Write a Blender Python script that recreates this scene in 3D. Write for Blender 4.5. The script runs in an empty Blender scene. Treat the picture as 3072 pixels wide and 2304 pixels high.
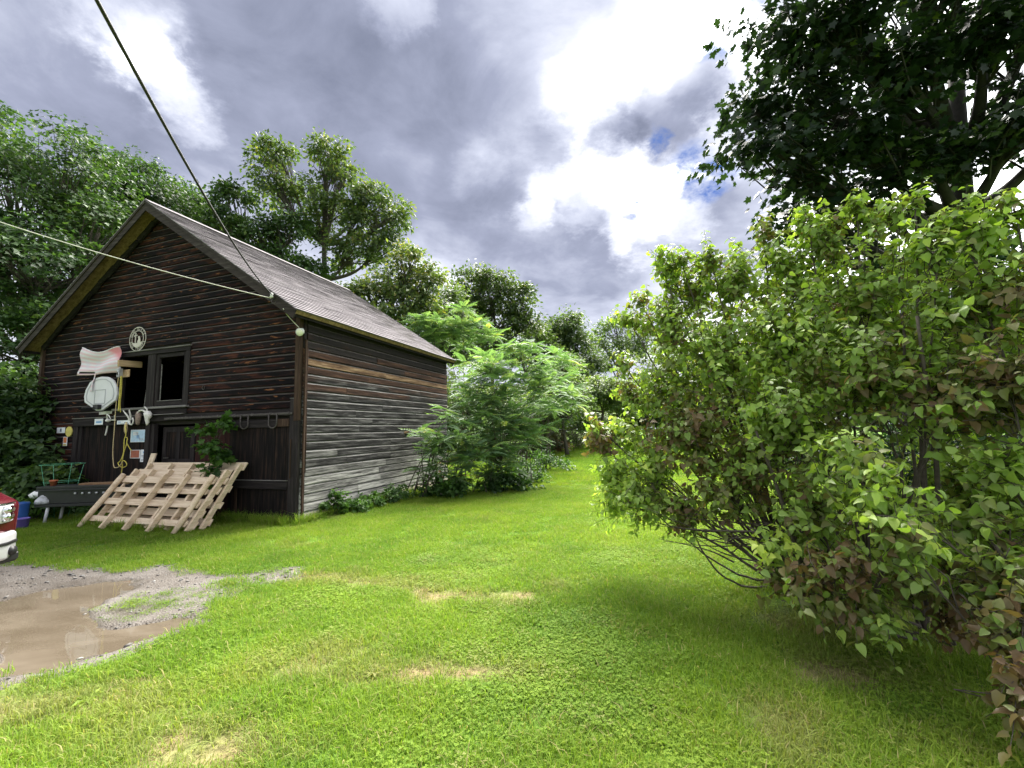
import bpy, bmesh, math, random
import numpy as np
from mathutils import Vector, Matrix
R = math.radians
rng = np.random.default_rng(7)
random.seed(7)
sc = bpy.context.scene
C = sc.collection

# ---------------------------------------------------------------- camera
FPX, CX, CY, HCAM = 1290.0, 1536.0, 1152.0, 1.7
_p, _r = R(6.04), R(1.4)
FW = np.array([0, math.cos(_p), math.sin(_p)])
_r0 = np.array([1.0, 0, 0]); _u0 = np.cross(_r0, FW)
CR = math.cos(_r) * _r0 - math.sin(_r) * _u0
CU = math.sin(_r) * _r0 + math.cos(_r) * _u0
O = np.array([0, 0, HCAM])
cam_data = bpy.data.cameras.new('camera'); cam = bpy.data.objects.new('camera', cam_data); C.objects.link(cam)
cam_data.sensor_width = 36; cam_data.lens = 36 * FPX / 3072; cam_data.clip_start = .05; cam_data.clip_end = 2000
m = Matrix.Identity(4)
for i in range(3):
    m[i][0] = CR[i]; m[i][1] = CU[i]; m[i][2] = -FW[i]; m[i][3] = O[i]
cam.matrix_world = m
sc.camera = cam
def ray(x, y):
    d = FW * FPX + CR * (x - CX) - CU * (y - CY); return d / np.linalg.norm(d)
def gp(x, y, z=0.0):                                  # photo pixel -> point on the ground
    d = ray(x, y); return O + (z - HCAM) / d[2] * d
def at(x, y, depth):                                  # photo pixel at a forward distance
    d = ray(x, y); return O + d * (depth / (d @ FW))

# ---------------------------------------------------------------- light and view
SUN_DIR = ray(1960, -330)                             # above the bright break in the cloud
SUN_EL = math.asin(SUN_DIR[2]); SUN_AZ = math.atan2(SUN_DIR[0], SUN_DIR[1])
sun_data = bpy.data.lights.new('sun', 'SUN'); sun = bpy.data.objects.new('sun', sun_data); C.objects.link(sun)
sun_data.energy = 1.5; sun_data.angle = R(46); sun_data.color = (1.0, .96, .88)
sun.rotation_euler = Vector(SUN_DIR).to_track_quat('Z', 'Y').to_euler()
sc.view_settings.view_transform = 'Standard'; sc.view_settings.look = 'None'
sc.view_settings.exposure = 3.8; sc.view_settings.gamma = 1.0
sc.view_settings.use_curve_mapping = False
sc.render.engine = 'CYCLES'
sc.cycles.max_bounces = 6; sc.cycles.diffuse_bounces = 3; sc.cycles.glossy_bounces = 2
sc.cycles.transmission_bounces = 4; sc.cycles.transparent_max_bounces = 4
sc.cycles.use_denoising = True
sc.cycles.caustics_reflective = False; sc.cycles.caustics_refractive = False

world = bpy.data.worlds.new('World'); sc.world = world; world.use_nodes = True
nt = world.node_tree; nt.nodes.clear()
def N(t, typ, **kw):
    n = t.nodes.new(typ)
    for k, v in kw.items(): setattr(n, k, v)
    return n
def mth(t, op, a, b=None, c=None, clamp=False):
    n = N(t, 'ShaderNodeMath', operation=op, use_clamp=clamp)
    for i, v in enumerate((a, b, c)):
        if v is None: continue
        if isinstance(v, (int, float)): n.inputs[i].default_value = v
        else: t.links.new(v, n.inputs[i])
    return n.outputs[0]
def vmth(t, op, a, b=None, scale=None):
    n = N(t, 'ShaderNodeVectorMath', operation=op)
    for i, v in enumerate((a, b)):
        if v is None: continue
        if isinstance(v, (tuple, list, np.ndarray)): n.inputs[i].default_value = tuple(v)
        else: t.links.new(v, n.inputs[i])
    if scale is not None: n.inputs['Scale'].default_value = scale
    return n.outputs['Value'] if op in ('DOT_PRODUCT', 'LENGTH') else n.outputs[0]
def maprange(t, v, a, b, c=0.0, d=1.0, interp='SMOOTHSTEP'):
    n = N(t, 'ShaderNodeMapRange', interpolation_type=interp); t.links.new(v, n.inputs[0])
    for i, x in enumerate((a, b, c, d)): n.inputs[i + 1].default_value = x
    return n.outputs[0]
def noise(t, vec, scale, detail=5, rough=.55, dist=0.0, out=0):
    n = N(t, 'ShaderNodeTexNoise')
    if vec is not None: t.links.new(vec, n.inputs['Vector'])
    n.inputs['Scale'].default_value = scale; n.inputs['Detail'].default_value = detail
    n.inputs['Roughness'].default_value = rough; n.inputs['Distortion'].default_value = dist
    return n.outputs[out]
def ramp(t, v, stops):
    n = N(t, 'ShaderNodeValToRGB'); t.links.new(v, n.inputs[0]); e = n.color_ramp.elements
    while len(e) < len(stops): e.new(.5)
    for el, (p, c) in zip(e, stops): el.position = p; el.color = (*c, 1) if len(c) == 3 else c
    return n.outputs[0]
def mixc(t, f, a, b, blend='MIX'):
    n = N(t, 'ShaderNodeMix', data_type='RGBA', blend_type=blend)
    for sock, v in ((n.inputs[0], f), (n.inputs[6], a), (n.inputs[7], b)):
        if isinstance(v, (int, float)): sock.default_value = v
        elif isinstance(v, (tuple, list)): sock.default_value = (*v, 1) if len(v) == 3 else v
        else: t.links.new(v, sock)
    return n.outputs[2]

tc = N(nt, 'ShaderNodeTexCoord'); D = tc.outputs['Generated']
# cloud layer seen in perspective: direction projected on a flat sheet overhead
sep = N(nt, 'ShaderNodeSeparateXYZ'); nt.links.new(D, sep.inputs[0])
zz = mth(nt, 'ADD', mth(nt, 'MAXIMUM', sep.outputs[2], 0.0), .22)
comb = N(nt, 'ShaderNodeCombineXYZ')
nt.links.new(mth(nt, 'DIVIDE', sep.outputs[0], zz), comb.inputs[0]); nt.links.new(mth(nt, 'DIVIDE', sep.outputs[1], zz), comb.inputs[1])
sheet = comb.outputs[0]
fb = noise(nt, sheet, 1.35, 9, .58, .35)
fb2 = noise(nt, sheet, 3.6, 9, .62, .5)
wrp = noise(nt, sheet, 1.7, 6, .55, 0, 1)
wv = vmth(nt, 'SCALE', vmth(nt, 'SUBTRACT', wrp, (.5, .5, .5)), None, .30)
DW = vmth(nt, 'NORMALIZE', vmth(nt, 'ADD', D, wv))
DW2 = vmth(nt, 'NORMALIZE', vmth(nt, 'ADD', D, vmth(nt, 'SCALE', vmth(nt, 'SUBTRACT', noise(nt, sheet, 5.0, 9, .65, 0, 1), (.5, .5, .5)), None, .17)))
def blob(px, py, r_in, r_out, amp):
    d = vmth(nt, 'DOT_PRODUCT', DW if r_out > 6 else DW2, ray(px, py))
    return mth(nt, 'MULTIPLY', maprange(nt, d, math.cos(R(r_out)), math.cos(R(r_in))), amp)
v = mth(nt, 'ADD', mth(nt, 'MULTIPLY', mth(nt, 'SUBTRACT', fb, .5), .90), .665)
v = mth(nt, 'ADD', v, mth(nt, 'MULTIPLY', mth(nt, 'SUBTRACT', fb2, .5), .62))
SKY_BLOBS = [(1150, 500, 20, 48, -.14), (1900, 190, 2, 7, .30), (1800, 250, 1, 6, .16), (2080, 100, 2, 7, .30), (2000, 40, 2, 6, .16), (1720, 300, 1, 5, .20), (1840, 540, 1, 5, .32), (1780, 480, 1, 4, .20), (1900, 690, 1, 5, .32), (1760, 620, 1, 4, .20), (2040, 620, 1, 5, .32), (2130, 480, 1, 4, .18), (1650, 560, 1, 4, .18), (1600, 640, .5, 3, .18), (1950, 560, 1, 4, .14), (1850, 730, 1, 3, .18),
             (2700, 350, 5, 18, .20), (390, 60, 1, 5, .27), (535, 310, 1, 4, .30), (480, 225, 1, 4, .28), (430, 140, 1, 4, .20), (1200, 20, 1, 4, .26), (1320, 860, 1, 6, .16), (640, 230, 0, 3, .08),
             (60, 60, 6, 15, -.24), (130, 250, 3, 10, -.06), (760, 150, 5, 14, -.16), (1050, 330, 6, 18, -.26), (1430, 640, 3, 9, -.24), (1350, 140, 4, 12, -.15), (1720, 800, 4, 9, -.20), (2010, 330, 2, 6, -.36), (1840, 400, 1, 4, -.34), (2150, 720, 2, 7, -.24), (1560, 330, 2, 7, -.14), (1500, 560, 2, 5, -.12), (1430, 520, 1, 4, .12), (2120, 250, 1, 4, -.2), (1650, 430, 1, 4, -.14)]
for b in SKY_BLOBS: v = mth(nt, 'ADD', v, blob(*b))
v = mth(nt, 'ADD', v, 0.0, clamp=True)
ccol = ramp(nt, v, [(0, (.17, .19, .265)), (.27, (.29, .315, .42)), (.50, (.50, .53, .645)), (.74, (.80, .82, .88)), (.92, (1, 1, 1)), (1, (1, 1, 1))])
gain = mth(nt, 'ADD', mth(nt, 'MULTIPLY', maprange(nt, v, .66, 1.12), 6.0), 1.0)
gc = N(nt, 'ShaderNodeCombineXYZ')
for i in range(3): nt.links.new(gain, gc.inputs[i])
cl = vmth(nt, 'MULTIPLY', ccol, gc.outputs[0])
SKY_STRENGTH = .10; CLOUD_GAIN = .104
cloud = vmth(nt, 'SCALE', cl, None, CLOUD_GAIN / SKY_STRENGTH)
sky = N(nt, 'ShaderNodeTexSky', sky_type='NISHITA'); sky.sun_disc = False
sky.sun_elevation = SUN_EL; sky.sun_rotation = SUN_AZ; sky.air_density = 1.2; sky.dust_density = .5; sky.ozone_density = 2.0
hole = None
for (px, py, a, b) in [(1905, 615, .3, 2.6), (2105, 520, .4, 3.2), (1972, 425, .1, 1.5), (2175, 115, .3, 3.0)]:
    h = mth(nt, 'MULTIPLY', maprange(nt, vmth(nt, 'DOT_PRODUCT', DW2, ray(px, py)), math.cos(R(b * 1.25)), math.cos(R(a))), 1.3); hole = h if hole is None else mth(nt, 'ADD', hole, h)
hole = mth(nt, 'MULTIPLY', mth(nt, 'MULTIPLY', hole, .9), maprange(nt, noise(nt, sheet, 9, 6, .65), .30, .72), clamp=True)
skyc = mixc(nt, 1.0, sky.outputs[0], (.010, .026, .062), 'MULTIPLY')
fin = mixc(nt, hole, cloud, skyc)
bg = N(nt, 'ShaderNodeBackground'); nt.links.new(fin, bg.inputs[0]); bg.inputs[1].default_value = SKY_STRENGTH
out = N(nt, 'ShaderNodeOutputWorld'); nt.links.new(bg.outputs[0], out.inputs[0])

# ---------------------------------------------------------------- helpers
def tag(o, label=None, cat=None, group=None, kind=None):
    if label: o['label'] = label
    if cat: o['category'] = cat
    if group: o['group'] = group
    if kind: o['kind'] = kind
    return o
def empty(name, label, cat, loc=(0, 0, 0), rz=0, group=None):
    o = bpy.data.objects.new(name, None); o.empty_display_size = .2; C.objects.link(o)
    o.location = loc; o.rotation_euler = (0, 0, rz)
    return tag(o, label, cat, group)
def link(name, me, parent=None, mat=None):
    if mat is not None and not me.materials: me.materials.append(mat)
    o = bpy.data.objects.new(name, me); C.objects.link(o); o.parent = parent
    return o
class MB:
    def __init__(s): s.v = []; s.f = []
    def add(s, vs, fs):
        n = len(s.v); s.v += [tuple(map(float, p)) for p in vs]; s.f += [tuple(n + i for i in f) for f in fs]; return s
    def box(s, x0, x1, y0, y1, z0, z1):
        return s.add([(x0, y0, z0), (x1, y0, z0), (x1, y1, z0), (x0, y1, z0), (x0, y0, z1), (x1, y0, z1), (x1, y1, z1), (x0, y1, z1)],
                     [(0, 3, 2, 1), (4, 5, 6, 7), (0, 1, 5, 4), (1, 2, 6, 5), (2, 3, 7, 6), (3, 0, 4, 7)])
    def bar(s, a, b, w, h, up=(0, 0, 1), jit=0):
        a = np.array(a, float); b = np.array(b, float); d = b - a; d /= np.linalg.norm(d)
        up = np.array(up, float); x = np.cross(d, up); x /= np.linalg.norm(x); u = np.cross(x, d)
        q = [a - x * w / 2 - u * h / 2, a + x * w / 2 - u * h / 2, a + x * w / 2 + u * h / 2, a - x * w / 2 + u * h / 2]
        q += [p + (b - a) for p in q]
        if jit: q = [p + rng.normal(0, jit, 3) for p in q]
        return s.add(q, [(0, 1, 2, 3), (7, 6, 5, 4), (0, 4, 5, 1), (1, 5, 6, 2), (2, 6, 7, 3), (3, 7, 4, 0)])
    def tube(s, pts, rad, n=6, cap=True):
        pts = np.array(pts, float); k = len(pts)
        rad = np.full(k, rad) if np.isscalar(rad) else np.array(rad, float)
        t = np.gradient(pts, axis=0); t /= np.linalg.norm(t, axis=1)[:, None] + 1e-9
        ref = np.array([0, 0, 1.0]) if abs(t[0][2]) < .9 else np.array([1.0, 0, 0])
        x = np.cross(t[0], ref); x /= np.linalg.norm(x); vs = []
        for i in range(k):
            x = x - t[i] * (x @ t[i]); x /= np.linalg.norm(x) + 1e-9; y = np.cross(t[i], x)
            for j in range(n):
                a = 2 * math.pi * j / n; vs.append(pts[i] + rad[i] * (math.cos(a) * x + math.sin(a) * y))
        fs = [(i * n + j, i * n + (j + 1) % n, (i + 1) * n + (j + 1) % n, (i + 1) * n + j) for i in range(k - 1) for j in range(n)]
        if cap: fs += [tuple(range(n - 1, -1, -1)), tuple((k - 1) * n + j for j in range(n))]
        return s.add(vs, fs)
    def lathe(s, prof, n=20, c=(0, 0, 0)):
        vs = [(c[0] + r * math.cos(2 * math.pi * j / n), c[1] + r * math.sin(2 * math.pi * j / n), c[2] + z) for r, z in prof for j in range(n)]
        k = len(prof)
        fs = [(i * n + j, i * n + (j + 1) % n, (i + 1) * n + (j + 1) % n, (i + 1) * n + j) for i in range(k - 1) for j in range(n)]
        fs += [tuple(range(n - 1, -1, -1)), tuple((k - 1) * n + j for j in range(n))]
        return s.add(vs, fs)
    def prism(s, poly, y0, y1, holes=False):            # polygon in (x, z), extruded along y
        n = len(poly)
        vs = [(x, y0, z) for x, z in poly] + [(x, y1, z) for x, z in poly]
        return s.add(vs, [tuple(range(n)), tuple(range(2 * n - 1, n - 1, -1))] + [(i, i + n, (i + 1) % n + n, (i + 1) % n) for i in range(n)])
    def mesh(s, name, smooth=False):
        me = bpy.data.meshes.new(name); me.from_pydata(s.v, [], s.f); me.update()
        bm = bmesh.new(); bm.from_mesh(me); bmesh.ops.recalc_face_normals(bm, faces=bm.faces); bm.to_mesh(me); bm.free()
        if smooth: me.polygons.foreach_set('use_smooth', [True] * len(me.polygons))
        return me
    def build(s, name, mat, parent=None, smooth=False, bevel=0):
        o = link(name, s.mesh(name, smooth), parent, mat)
        if bevel:
            b = o.modifiers.new('bevel', 'BEVEL'); b.width = bevel; b.segments = 1; b.limit_method = 'ANGLE'
        return o
def catmull(pts, per=8):
    P = np.array(pts, float); P = np.vstack([2 * P[0] - P[1], P, 2 * P[-1] - P[-2]]); o = []
    for i in range(1, len(P) - 2):
        for t in np.linspace(0, 1, per, endpoint=False):
            a, b, c, d = P[i - 1:i + 3]
            o.append(.5 * (2 * b + (c - a) * t + (2 * a - 5 * b + 4 * c - d) * t * t + (3 * b - a - 3 * c + d) * t ** 3))
    return np.array(o + [P[-2]])
def fastmesh(name, V, F, attrs=None, smooth=False):
    """V (n,3), F (m,3 or 4) -> mesh; attrs {name: per-vertex floats}"""
    me = bpy.data.meshes.new(name); V = np.asarray(V, np.float32); F = np.asarray(F, np.int32); k = F.shape[1]
    me.vertices.add(len(V)); me.vertices.foreach_set('co', V.ravel())
    me.loops.add(F.size); me.loops.foreach_set('vertex_index', F.ravel())
    me.polygons.add(len(F)); me.polygons.foreach_set('loop_start', np.arange(0, F.size, k, dtype=np.int32))
    me.polygons.foreach_set('loop_total', np.full(len(F), k, np.int32))
    if smooth: me.polygons.foreach_set('use_smooth', np.ones(len(F), bool))
    for a, d in (attrs or {}).items():
        me.attributes.new(a, 'FLOAT', 'POINT').data.foreach_set('value', np.asarray(d, np.float32))
    me.update(calc_edges=True)
    return me
def scatter(tv, tf, pos, X, Y, Z, scl):
    tv = np.asarray(tv, float); tf = np.asarray(tf); n, k = len(pos), len(tv); s = np.asarray(scl)[:, None, None]
    V = pos[:, None, :] + s * (tv[None, :, 0:1] * X[:, None] + tv[None, :, 1:2] * Y[:, None] + tv[None, :, 2:3] * Z[:, None])
    F = (tf[None] + (np.arange(n) * k)[:, None, None]).reshape(-1, tf.shape[1])
    return V.reshape(-1, 3), F
def unit(a): return a / (np.linalg.norm(a, axis=-1, keepdims=True) + 1e-9)
def frames(dirs, nrm):
    Y = unit(dirs); X = unit(np.cross(Y, nrm)); Z = np.cross(X, Y); return X, Y, Z

# ---------------------------------------------------------------- materials
def newmat(name):
    ma = bpy.data.materials.new(name); ma.use_nodes = True; t = ma.node_tree
    return ma, t, t.nodes['Principled BSDF']
def bump(t, bs, h, strength=.4, dist=.01):
    b = N(t, 'ShaderNodeBump'); b.inputs['Strength'].default_value = strength; b.inputs['Distance'].default_value = dist
    t.links.new(h, b.inputs['Height']); t.links.new(b.outputs[0], bs.inputs['Normal'])
def coords(t, scale=(1, 1, 1), rand=0, which='Object'):
    c = N(t, 'ShaderNodeTexCoord').outputs[which]
    if rand:
        oi = N(t, 'ShaderNodeObjectInfo'); cb = N(t, 'ShaderNodeCombineXYZ')
        r_ = mth(t, 'MULTIPLY', oi.outputs['Random'], rand)
        for i in range(3): t.links.new(r_, cb.inputs[i])
        c = vmth(t, 'ADD', c, cb.outputs[0])
    return vmth(t, 'MULTIPLY', c, scale)
def plain(name, col, rough=.6, metal=0.0, var=.12, vs=8.0, spec=.4, bmp=.1):
    ma, t, b = newmat(name)
    nz = noise(t, coords(t, rand=13), vs, 5, .6)
    dk = tuple(c * (1 - var * 2) for c in col); lt = tuple(min(1, c * (1 + var * 1.6)) for c in col)
    t.links.new(ramp(t, nz, [(.25, dk), (.5, col), (.78, lt)]), b.inputs['Base Color'])
    b.inputs['Roughness'].default_value = rough; b.inputs['Metallic'].default_value = metal; b.inputs['Specular IOR Level'].default_value = spec
    if bmp: bump(t, b, noise(t, coords(t, rand=3), vs * 6, 4), bmp, .005)
    return ma
def wood(name, stops, axis=0, grain=1.0, rough=.85, rand=37, extra=None, bstr=.5):
    """weathered timber with the grain along one axis; stops = colour ramp over the streak noise"""
    ma, t, b = newmat(name)
    sc3 = [9.0 * grain] * 3; sc3[axis] = .55 * grain
    c = coords(t, sc3, rand)
    st = noise(t, c, 2.2, 7, .62, .4); fine = noise(t, c, 9, 4, .6)
    h = mth(t, 'ADD', mth(t, 'MULTIPLY', st, .7), mth(t, 'MULTIPLY', fine, .3))
    col = ramp(t, h, stops)
    if extra: col = extra(t, col, h)
    t.links.new(col, b.inputs['Base Color']); b.inputs['Roughness'].default_value = rough; b.inputs['Specular IOR Level'].default_value = .12
    bump(t, b, h, bstr, .012)
    return ma
def leafmat(name, stops, trans=.35, tcol=(1.25, 1.35, .55), rough=.5, spec=.35):
    ma, t, b = newmat(name)
    a = N(t, 'ShaderNodeAttribute', attribute_name='var')
    col = ramp(t, a.outputs['Fac'], stops)
    t.links.new(col, b.inputs['Base Color']); b.inputs['Roughness'].default_value = rough; b.inputs['Specular IOR Level'].default_value = spec
    tr = N(t, 'ShaderNodeBsdfTranslucent'); t.links.new(mixc(t, 1.0, col, tcol, 'MULTIPLY'), tr.inputs[0])
    mx = N(t, 'ShaderNodeMixShader'); mx.inputs[0].default_value = trans
    t.links.new(b.outputs[0], mx.inputs[1]); t.links.new(tr.outputs[0], mx.inputs[2])
    t.links.new(mx.outputs[0], t.nodes['Material Output'].inputs[0])
    return ma

# ---------------------------------------------------------------- ground, driveway, puddle
def inpoly(P, poly):
    x, y = P[:, 0], P[:, 1]; r = np.zeros(len(P), bool); n = len(poly)
    for i in range(n):
        (x1, y1), (x2, y2) = poly[i], poly[(i + 1) % n]
        c = ((y1 > y) != (y2 > y)); xi = (x2 - x1) * (y - y1) / (y2 - y1 + 1e-12) + x1
        r ^= c & (x < xi)
    return r
def sdf(P, poly):                                       # negative inside
    d = np.full(len(P), 1e9); n = len(poly)
    for i in range(n):
        a = np.array(poly[i]); b = np.array(poly[(i + 1) % n]); ab = b - a
        t = np.clip(((P - a) @ ab) / (ab @ ab + 1e-12), 0, 1)
        d = np.minimum(d, np.linalg.norm(P - a - t[:, None] * ab, axis=1))
    return np.where(inpoly(P, poly), -d, d)
_lat = rng.random((64, 64))
def vnoise(P, s, ox=0.0):                               # value noise 0..1
    q = np.asarray(P)[:, :2] * s + 31.7 + ox; i = np.floor(q).astype(int); f = q - i; f = f * f * (3 - 2 * f)
    g = lambda a, b: _lat[(i[:, 0] + a) % 64, (i[:, 1] + b) % 64]
    return (g(0, 0) * (1 - f[:, 0]) + g(1, 0) * f[:, 0]) * (1 - f[:, 1]) + (g(0, 1) * (1 - f[:, 0]) + g(1, 1) * f[:, 0]) * f[:, 1]
G2 = lambda pts: [tuple(gp(x, y)[:2]) for x, y in pts]
DRIVE = G2([(-900, 1720), (-300, 1692), (0, 1688), (140, 1692), (290, 1704), (470, 1706), (640, 1716), (800, 1714), (885, 1722), (870, 1738), (700, 1745), (690, 1770), (640, 1800), (610, 1850), (560, 1885), (430, 1925), (330, 1955), (190, 1992), (60, 2025), (-150, 2080), (-700, 2200), (-1500, 2300), (-1500, 1800)])
POOL = [G2([(-500, 1850), (-200, 1815), (0, 1803), (158, 1767), (280, 1749), (389, 1742), (362, 1767), (316, 1785), (271, 1812), (246, 1826), (249, 1871), (225, 1893), (316, 1905), (440, 1876), (510, 1862), (548, 1862), (530, 1876), (445, 1902), (384, 1920), (253, 1955), (167, 1989), (90, 2002), (14, 2005), (50, 1960), (55, 1930), (0, 1922), (-300, 1950), (-600, 1990)])]
def drive_d(P):
    return sdf(P, DRIVE) + (vnoise(P, 2.1) - .5) * .34 + (vnoise(P, 6.3, 9) - .5) * .16 + (vnoise(P, 15, 4) - .5) * .06
GREEN_TUFTS = G2([(330, 1822), (390, 1852), (470, 1830), (520, 1800), (590, 1775), (640, 1785), (500, 1775), (420, 1800), (620, 1800), (680, 1790), (560, 1832), (600, 1815)])
def axis_grid(lo, hi, dlo, dhi, fine, coarse):
    a = list(np.arange(dlo, dhi + 1e-6, fine)); x = dlo; st = fine
    while x > lo: st = min(st * 1.35, coarse); x -= st; a.insert(0, x)
    x = dhi; st = fine
    while x < hi: st = min(st * 1.35, coarse); x += st; a.append(x)
    return np.array(a)
def grid_mesh(name, xs, ys, zf, keep=None):
    X, Y = np.meshgrid(xs, ys, indexing='ij'); P = np.stack([X.ravel(), Y.ravel()], 1); z = zf(P)
    nx, ny = len(xs), len(ys); i = np.arange(nx * ny).reshape(nx, ny)
    F = np.stack([i[:-1, :-1], i[1:, :-1], i[1:, 1:], i[:-1, 1:]], -1).reshape(-1, 4)
    if keep is not None:
        F = F[keep(P[F].mean(1))]; used = np.unique(F); mp = np.full(len(P), -1); mp[used] = np.arange(len(used)); F = mp[F]; P = P[used]; z = z[used]
    return fastmesh(name, np.column_stack([P, z]), F, smooth=True)
# worn and dry spots in the lawn: (photo x, y, rx m, ry m, strength)
DRY = [(*gp(1400, 2030)[:2], .62, .18, 1.0), (*gp(1240, 2010)[:2], .42, .2, .75), (*gp(1510, 2035)[:2], .28, .14, 1.0), (*gp(1450, 1795)[:2], .7, .22, .9), (*gp(1300, 1775)[:2], .6, .2, .65),
       (*gp(1100, 1745)[:2], .9, .2, .6), (*gp(950, 1735)[:2], .7, .2, .75), (*gp(1000, 1990)[:2], .9, .3, .4), (*gp(2520, 2010)[:2], .3, .2, .7), (*gp(2430, 2200)[:2], .35, .3, .45), (*gp(500, 2250)[:2], .7, .25, .7),
       (*gp(200, 2100)[:2], .9, .3, .55), (*gp(1700, 1745)[:2], .4, .2, .4), (*gp(860, 1640)[:2], .35, .12, .5), (*gp(2550, 1880)[:2], .9, .45, .4), (*gp(2900, 1850)[:2], .8, .5, .5)]
def dryness(P):
    d = np.zeros(len(P)); w = (np.stack([vnoise(P, 3), vnoise(P, 3, 17)], 1) - .5) * .5
    for x, y, rx, ry, s in DRY:
        q = ((P[:, 0] - x + w[:, 0]) / rx) ** 2 + ((P[:, 1] - y + w[:, 1] * .6) / ry) ** 2; d = np.maximum(d, s * np.clip(1.35 - q, 0, 1))
    return np.clip(d * (.25 + 1.3 * vnoise(P, 7, 60) * (.5 + vnoise(P, 17, 3))), 0, 1)
xs = axis_grid(-160, 160, -13, 8, .16, 12); ys = axis_grid(-40, 220, 1, 13, .16, 12)
ground_z = lambda P: np.where(drive_d(P) < .04, -.16, 0.0)
ma, t, b = newmat('lawn_soil')
c = coords(t); big = noise(t, c, .35, 4, .6); sm = noise(t, c, 14, 6, .65)
gcol = ramp(t, mth(t, 'ADD', mth(t, 'MULTIPLY', big, .5), mth(t, 'MULTIPLY', sm, .5)), [(.3, (.045, .085, .014)), (.5, (.085, .16, .022)), (.72, (.13, .22, .03))])
da = N(t, 'ShaderNodeAttribute', attribute_name='dry')
t.links.new(mixc(t, da.outputs['Fac'], gcol, ramp(t, sm, [(.3, (.13, .09, .05)), (.7, (.30, .22, .13))])), b.inputs['Base Color'])
b.inputs['Roughness'].default_value = .95; b.inputs['Specular IOR Level'].default_value = .1; bump(t, b, sm, .8, .03)
me = grid_mesh('ground', xs, ys, ground_z)
co = np.zeros(len(me.vertices) * 3, np.float32); me.vertices.foreach_get('co', co); co = co.reshape(-1, 3)
me.attributes.new('dry', 'FLOAT', 'POINT').data.foreach_set('value', dryness(co[:, :2]).astype(np.float32))
tag(link('ground', me, None, ma), 'mown green lawn running back between barn and bushes', None, None, 'structure')

ma, t, b = newmat('gravel_mud')
c = coords(t); n1 = noise(t, c, 1.3, 6, .6, .5); n2 = noise(t, c, 38, 5, .7)
vor = N(t, 'ShaderNodeTexVoronoi'); t.links.new(c, vor.inputs['Vector']); vor.inputs['Scale'].default_value = 55
colr = ramp(t, n1, [(.32, (.065, .052, .041)), (.5, (.105, .09, .077)), (.68, (.145, .132, .12))])
colr = mixc(t, maprange(t, n2, .52, .75), colr, (.21, .20, .19))
sz = N(t, 'ShaderNodeSeparateXYZ'); t.links.new(c, sz.inputs[0]); wet = maprange(t, mth(t, 'ADD', sz.outputs[2], mth(t, 'MULTIPLY', mth(t, 'SUBTRACT', n1, .5), .03)), -.006, -.022)
colr = mixc(t, mth(t, 'MULTIPLY', wet, .75), colr, (.05, .038, .027)); t.links.new(colr, b.inputs['Base Color']); t.links.new(mth(t, 'SUBTRACT', .85, mth(t, 'MULTIPLY', wet, .5)), b.inputs['Roughness'])
bump(t, b, mth(t, 'SUBTRACT', n2, mth(t, 'MULTIPLY', vor.outputs['Distance'], .6)), .9, .02)
def drive_z(P):
    dd = drive_d(P); z = np.interp(dd, [-.6, -.15, .1, .3], [-.012, -.004, .004, -.02]) + (vnoise(P, 1.7, 5) - .5) * .02 + (vnoise(P, 9, 2) - .5) * .008
    for pl in POOL:
        pd = sdf(P, pl) + (vnoise(P, 4, 3) - .5) * .14 + (vnoise(P, 13, 8) - .5) * .05
        z += np.interp(pd, [-.5, -.08, .02, .16], [-.095, -.068, -.03, 0])
    return z
dme = grid_mesh('driveway', np.arange(-11, -1.6, .035), np.arange(1.6, 7.4, .035), drive_z, lambda P: drive_d(P) < .12)
tag(link('driveway', dme, None, ma), 'muddy gravel driveway with wheel ruts', None, None, 'structure')
ma, t, b = newmat('muddy_water')
wn = noise(t, coords(t, (1, 2.2, 1)), 1.1, 4, .6, .6)
t.links.new(ramp(t, wn, [(.35, (.085, .068, .048)), (.65, (.125, .103, .077))]), b.inputs['Base Color'])
b.inputs['Roughness'].default_value = .02; b.inputs['IOR'].default_value = 1.45
bump(t, b, noise(t, coords(t), 7, 3), .03, .01)
wm = grid_mesh('puddle', np.arange(-10.5, -2.8, .12), np.arange(2.6, 6.6, .12), lambda P: np.full(len(P), -.026), lambda P: np.min([sdf(P, pl) for pl in POOL], 0) < .22)
tag(link('puddle', wm, None, ma), 'shallow puddle of brown muddy water on the driveway', None, None, 'structure')

# ---------------------------------------------------------------- barn frame: local x runs right along the front, y into the barn, z up
B = gp(893, 1569)
_s = ray(1968, 1278).copy(); _s[2] = 0; _s /= np.linalg.norm(_s); _l = np.array([-_s[1], _s[0], 0])
RZ = math.atan2(-_l[1], -_l[0])
def FL(px, py, off=0.0):                                # photo pixel -> barn local (x, z) on a plane `off` metres in front of the front wall
    d = ray(px, py); p0 = B - _s * off; tt = ((p0 - O) @ _s) / (d @ _s); p = O + tt * d; q = p - B
    return np.array([-(q @ _l), -off, p[2]])
def BW(x, y, z): return B - _l * x + _s * y + np.array([0, 0, z])     # barn local -> world
def BL(p): q = np.asarray(p) - B; return np.array([-(q @ _l), q @ _s, q[2]])
barn = empty('barn', 'old dark wooden barn with weathered lap siding and grey shingle roof', 'barn', tuple(B), RZ)
W, L, ZE, ZR = 8.62, 6.32, 4.12, 7.06                   # wall width, depth, eave height, gable apex of the wall
SL = (ZR - ZE) / (W / 2)

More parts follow.
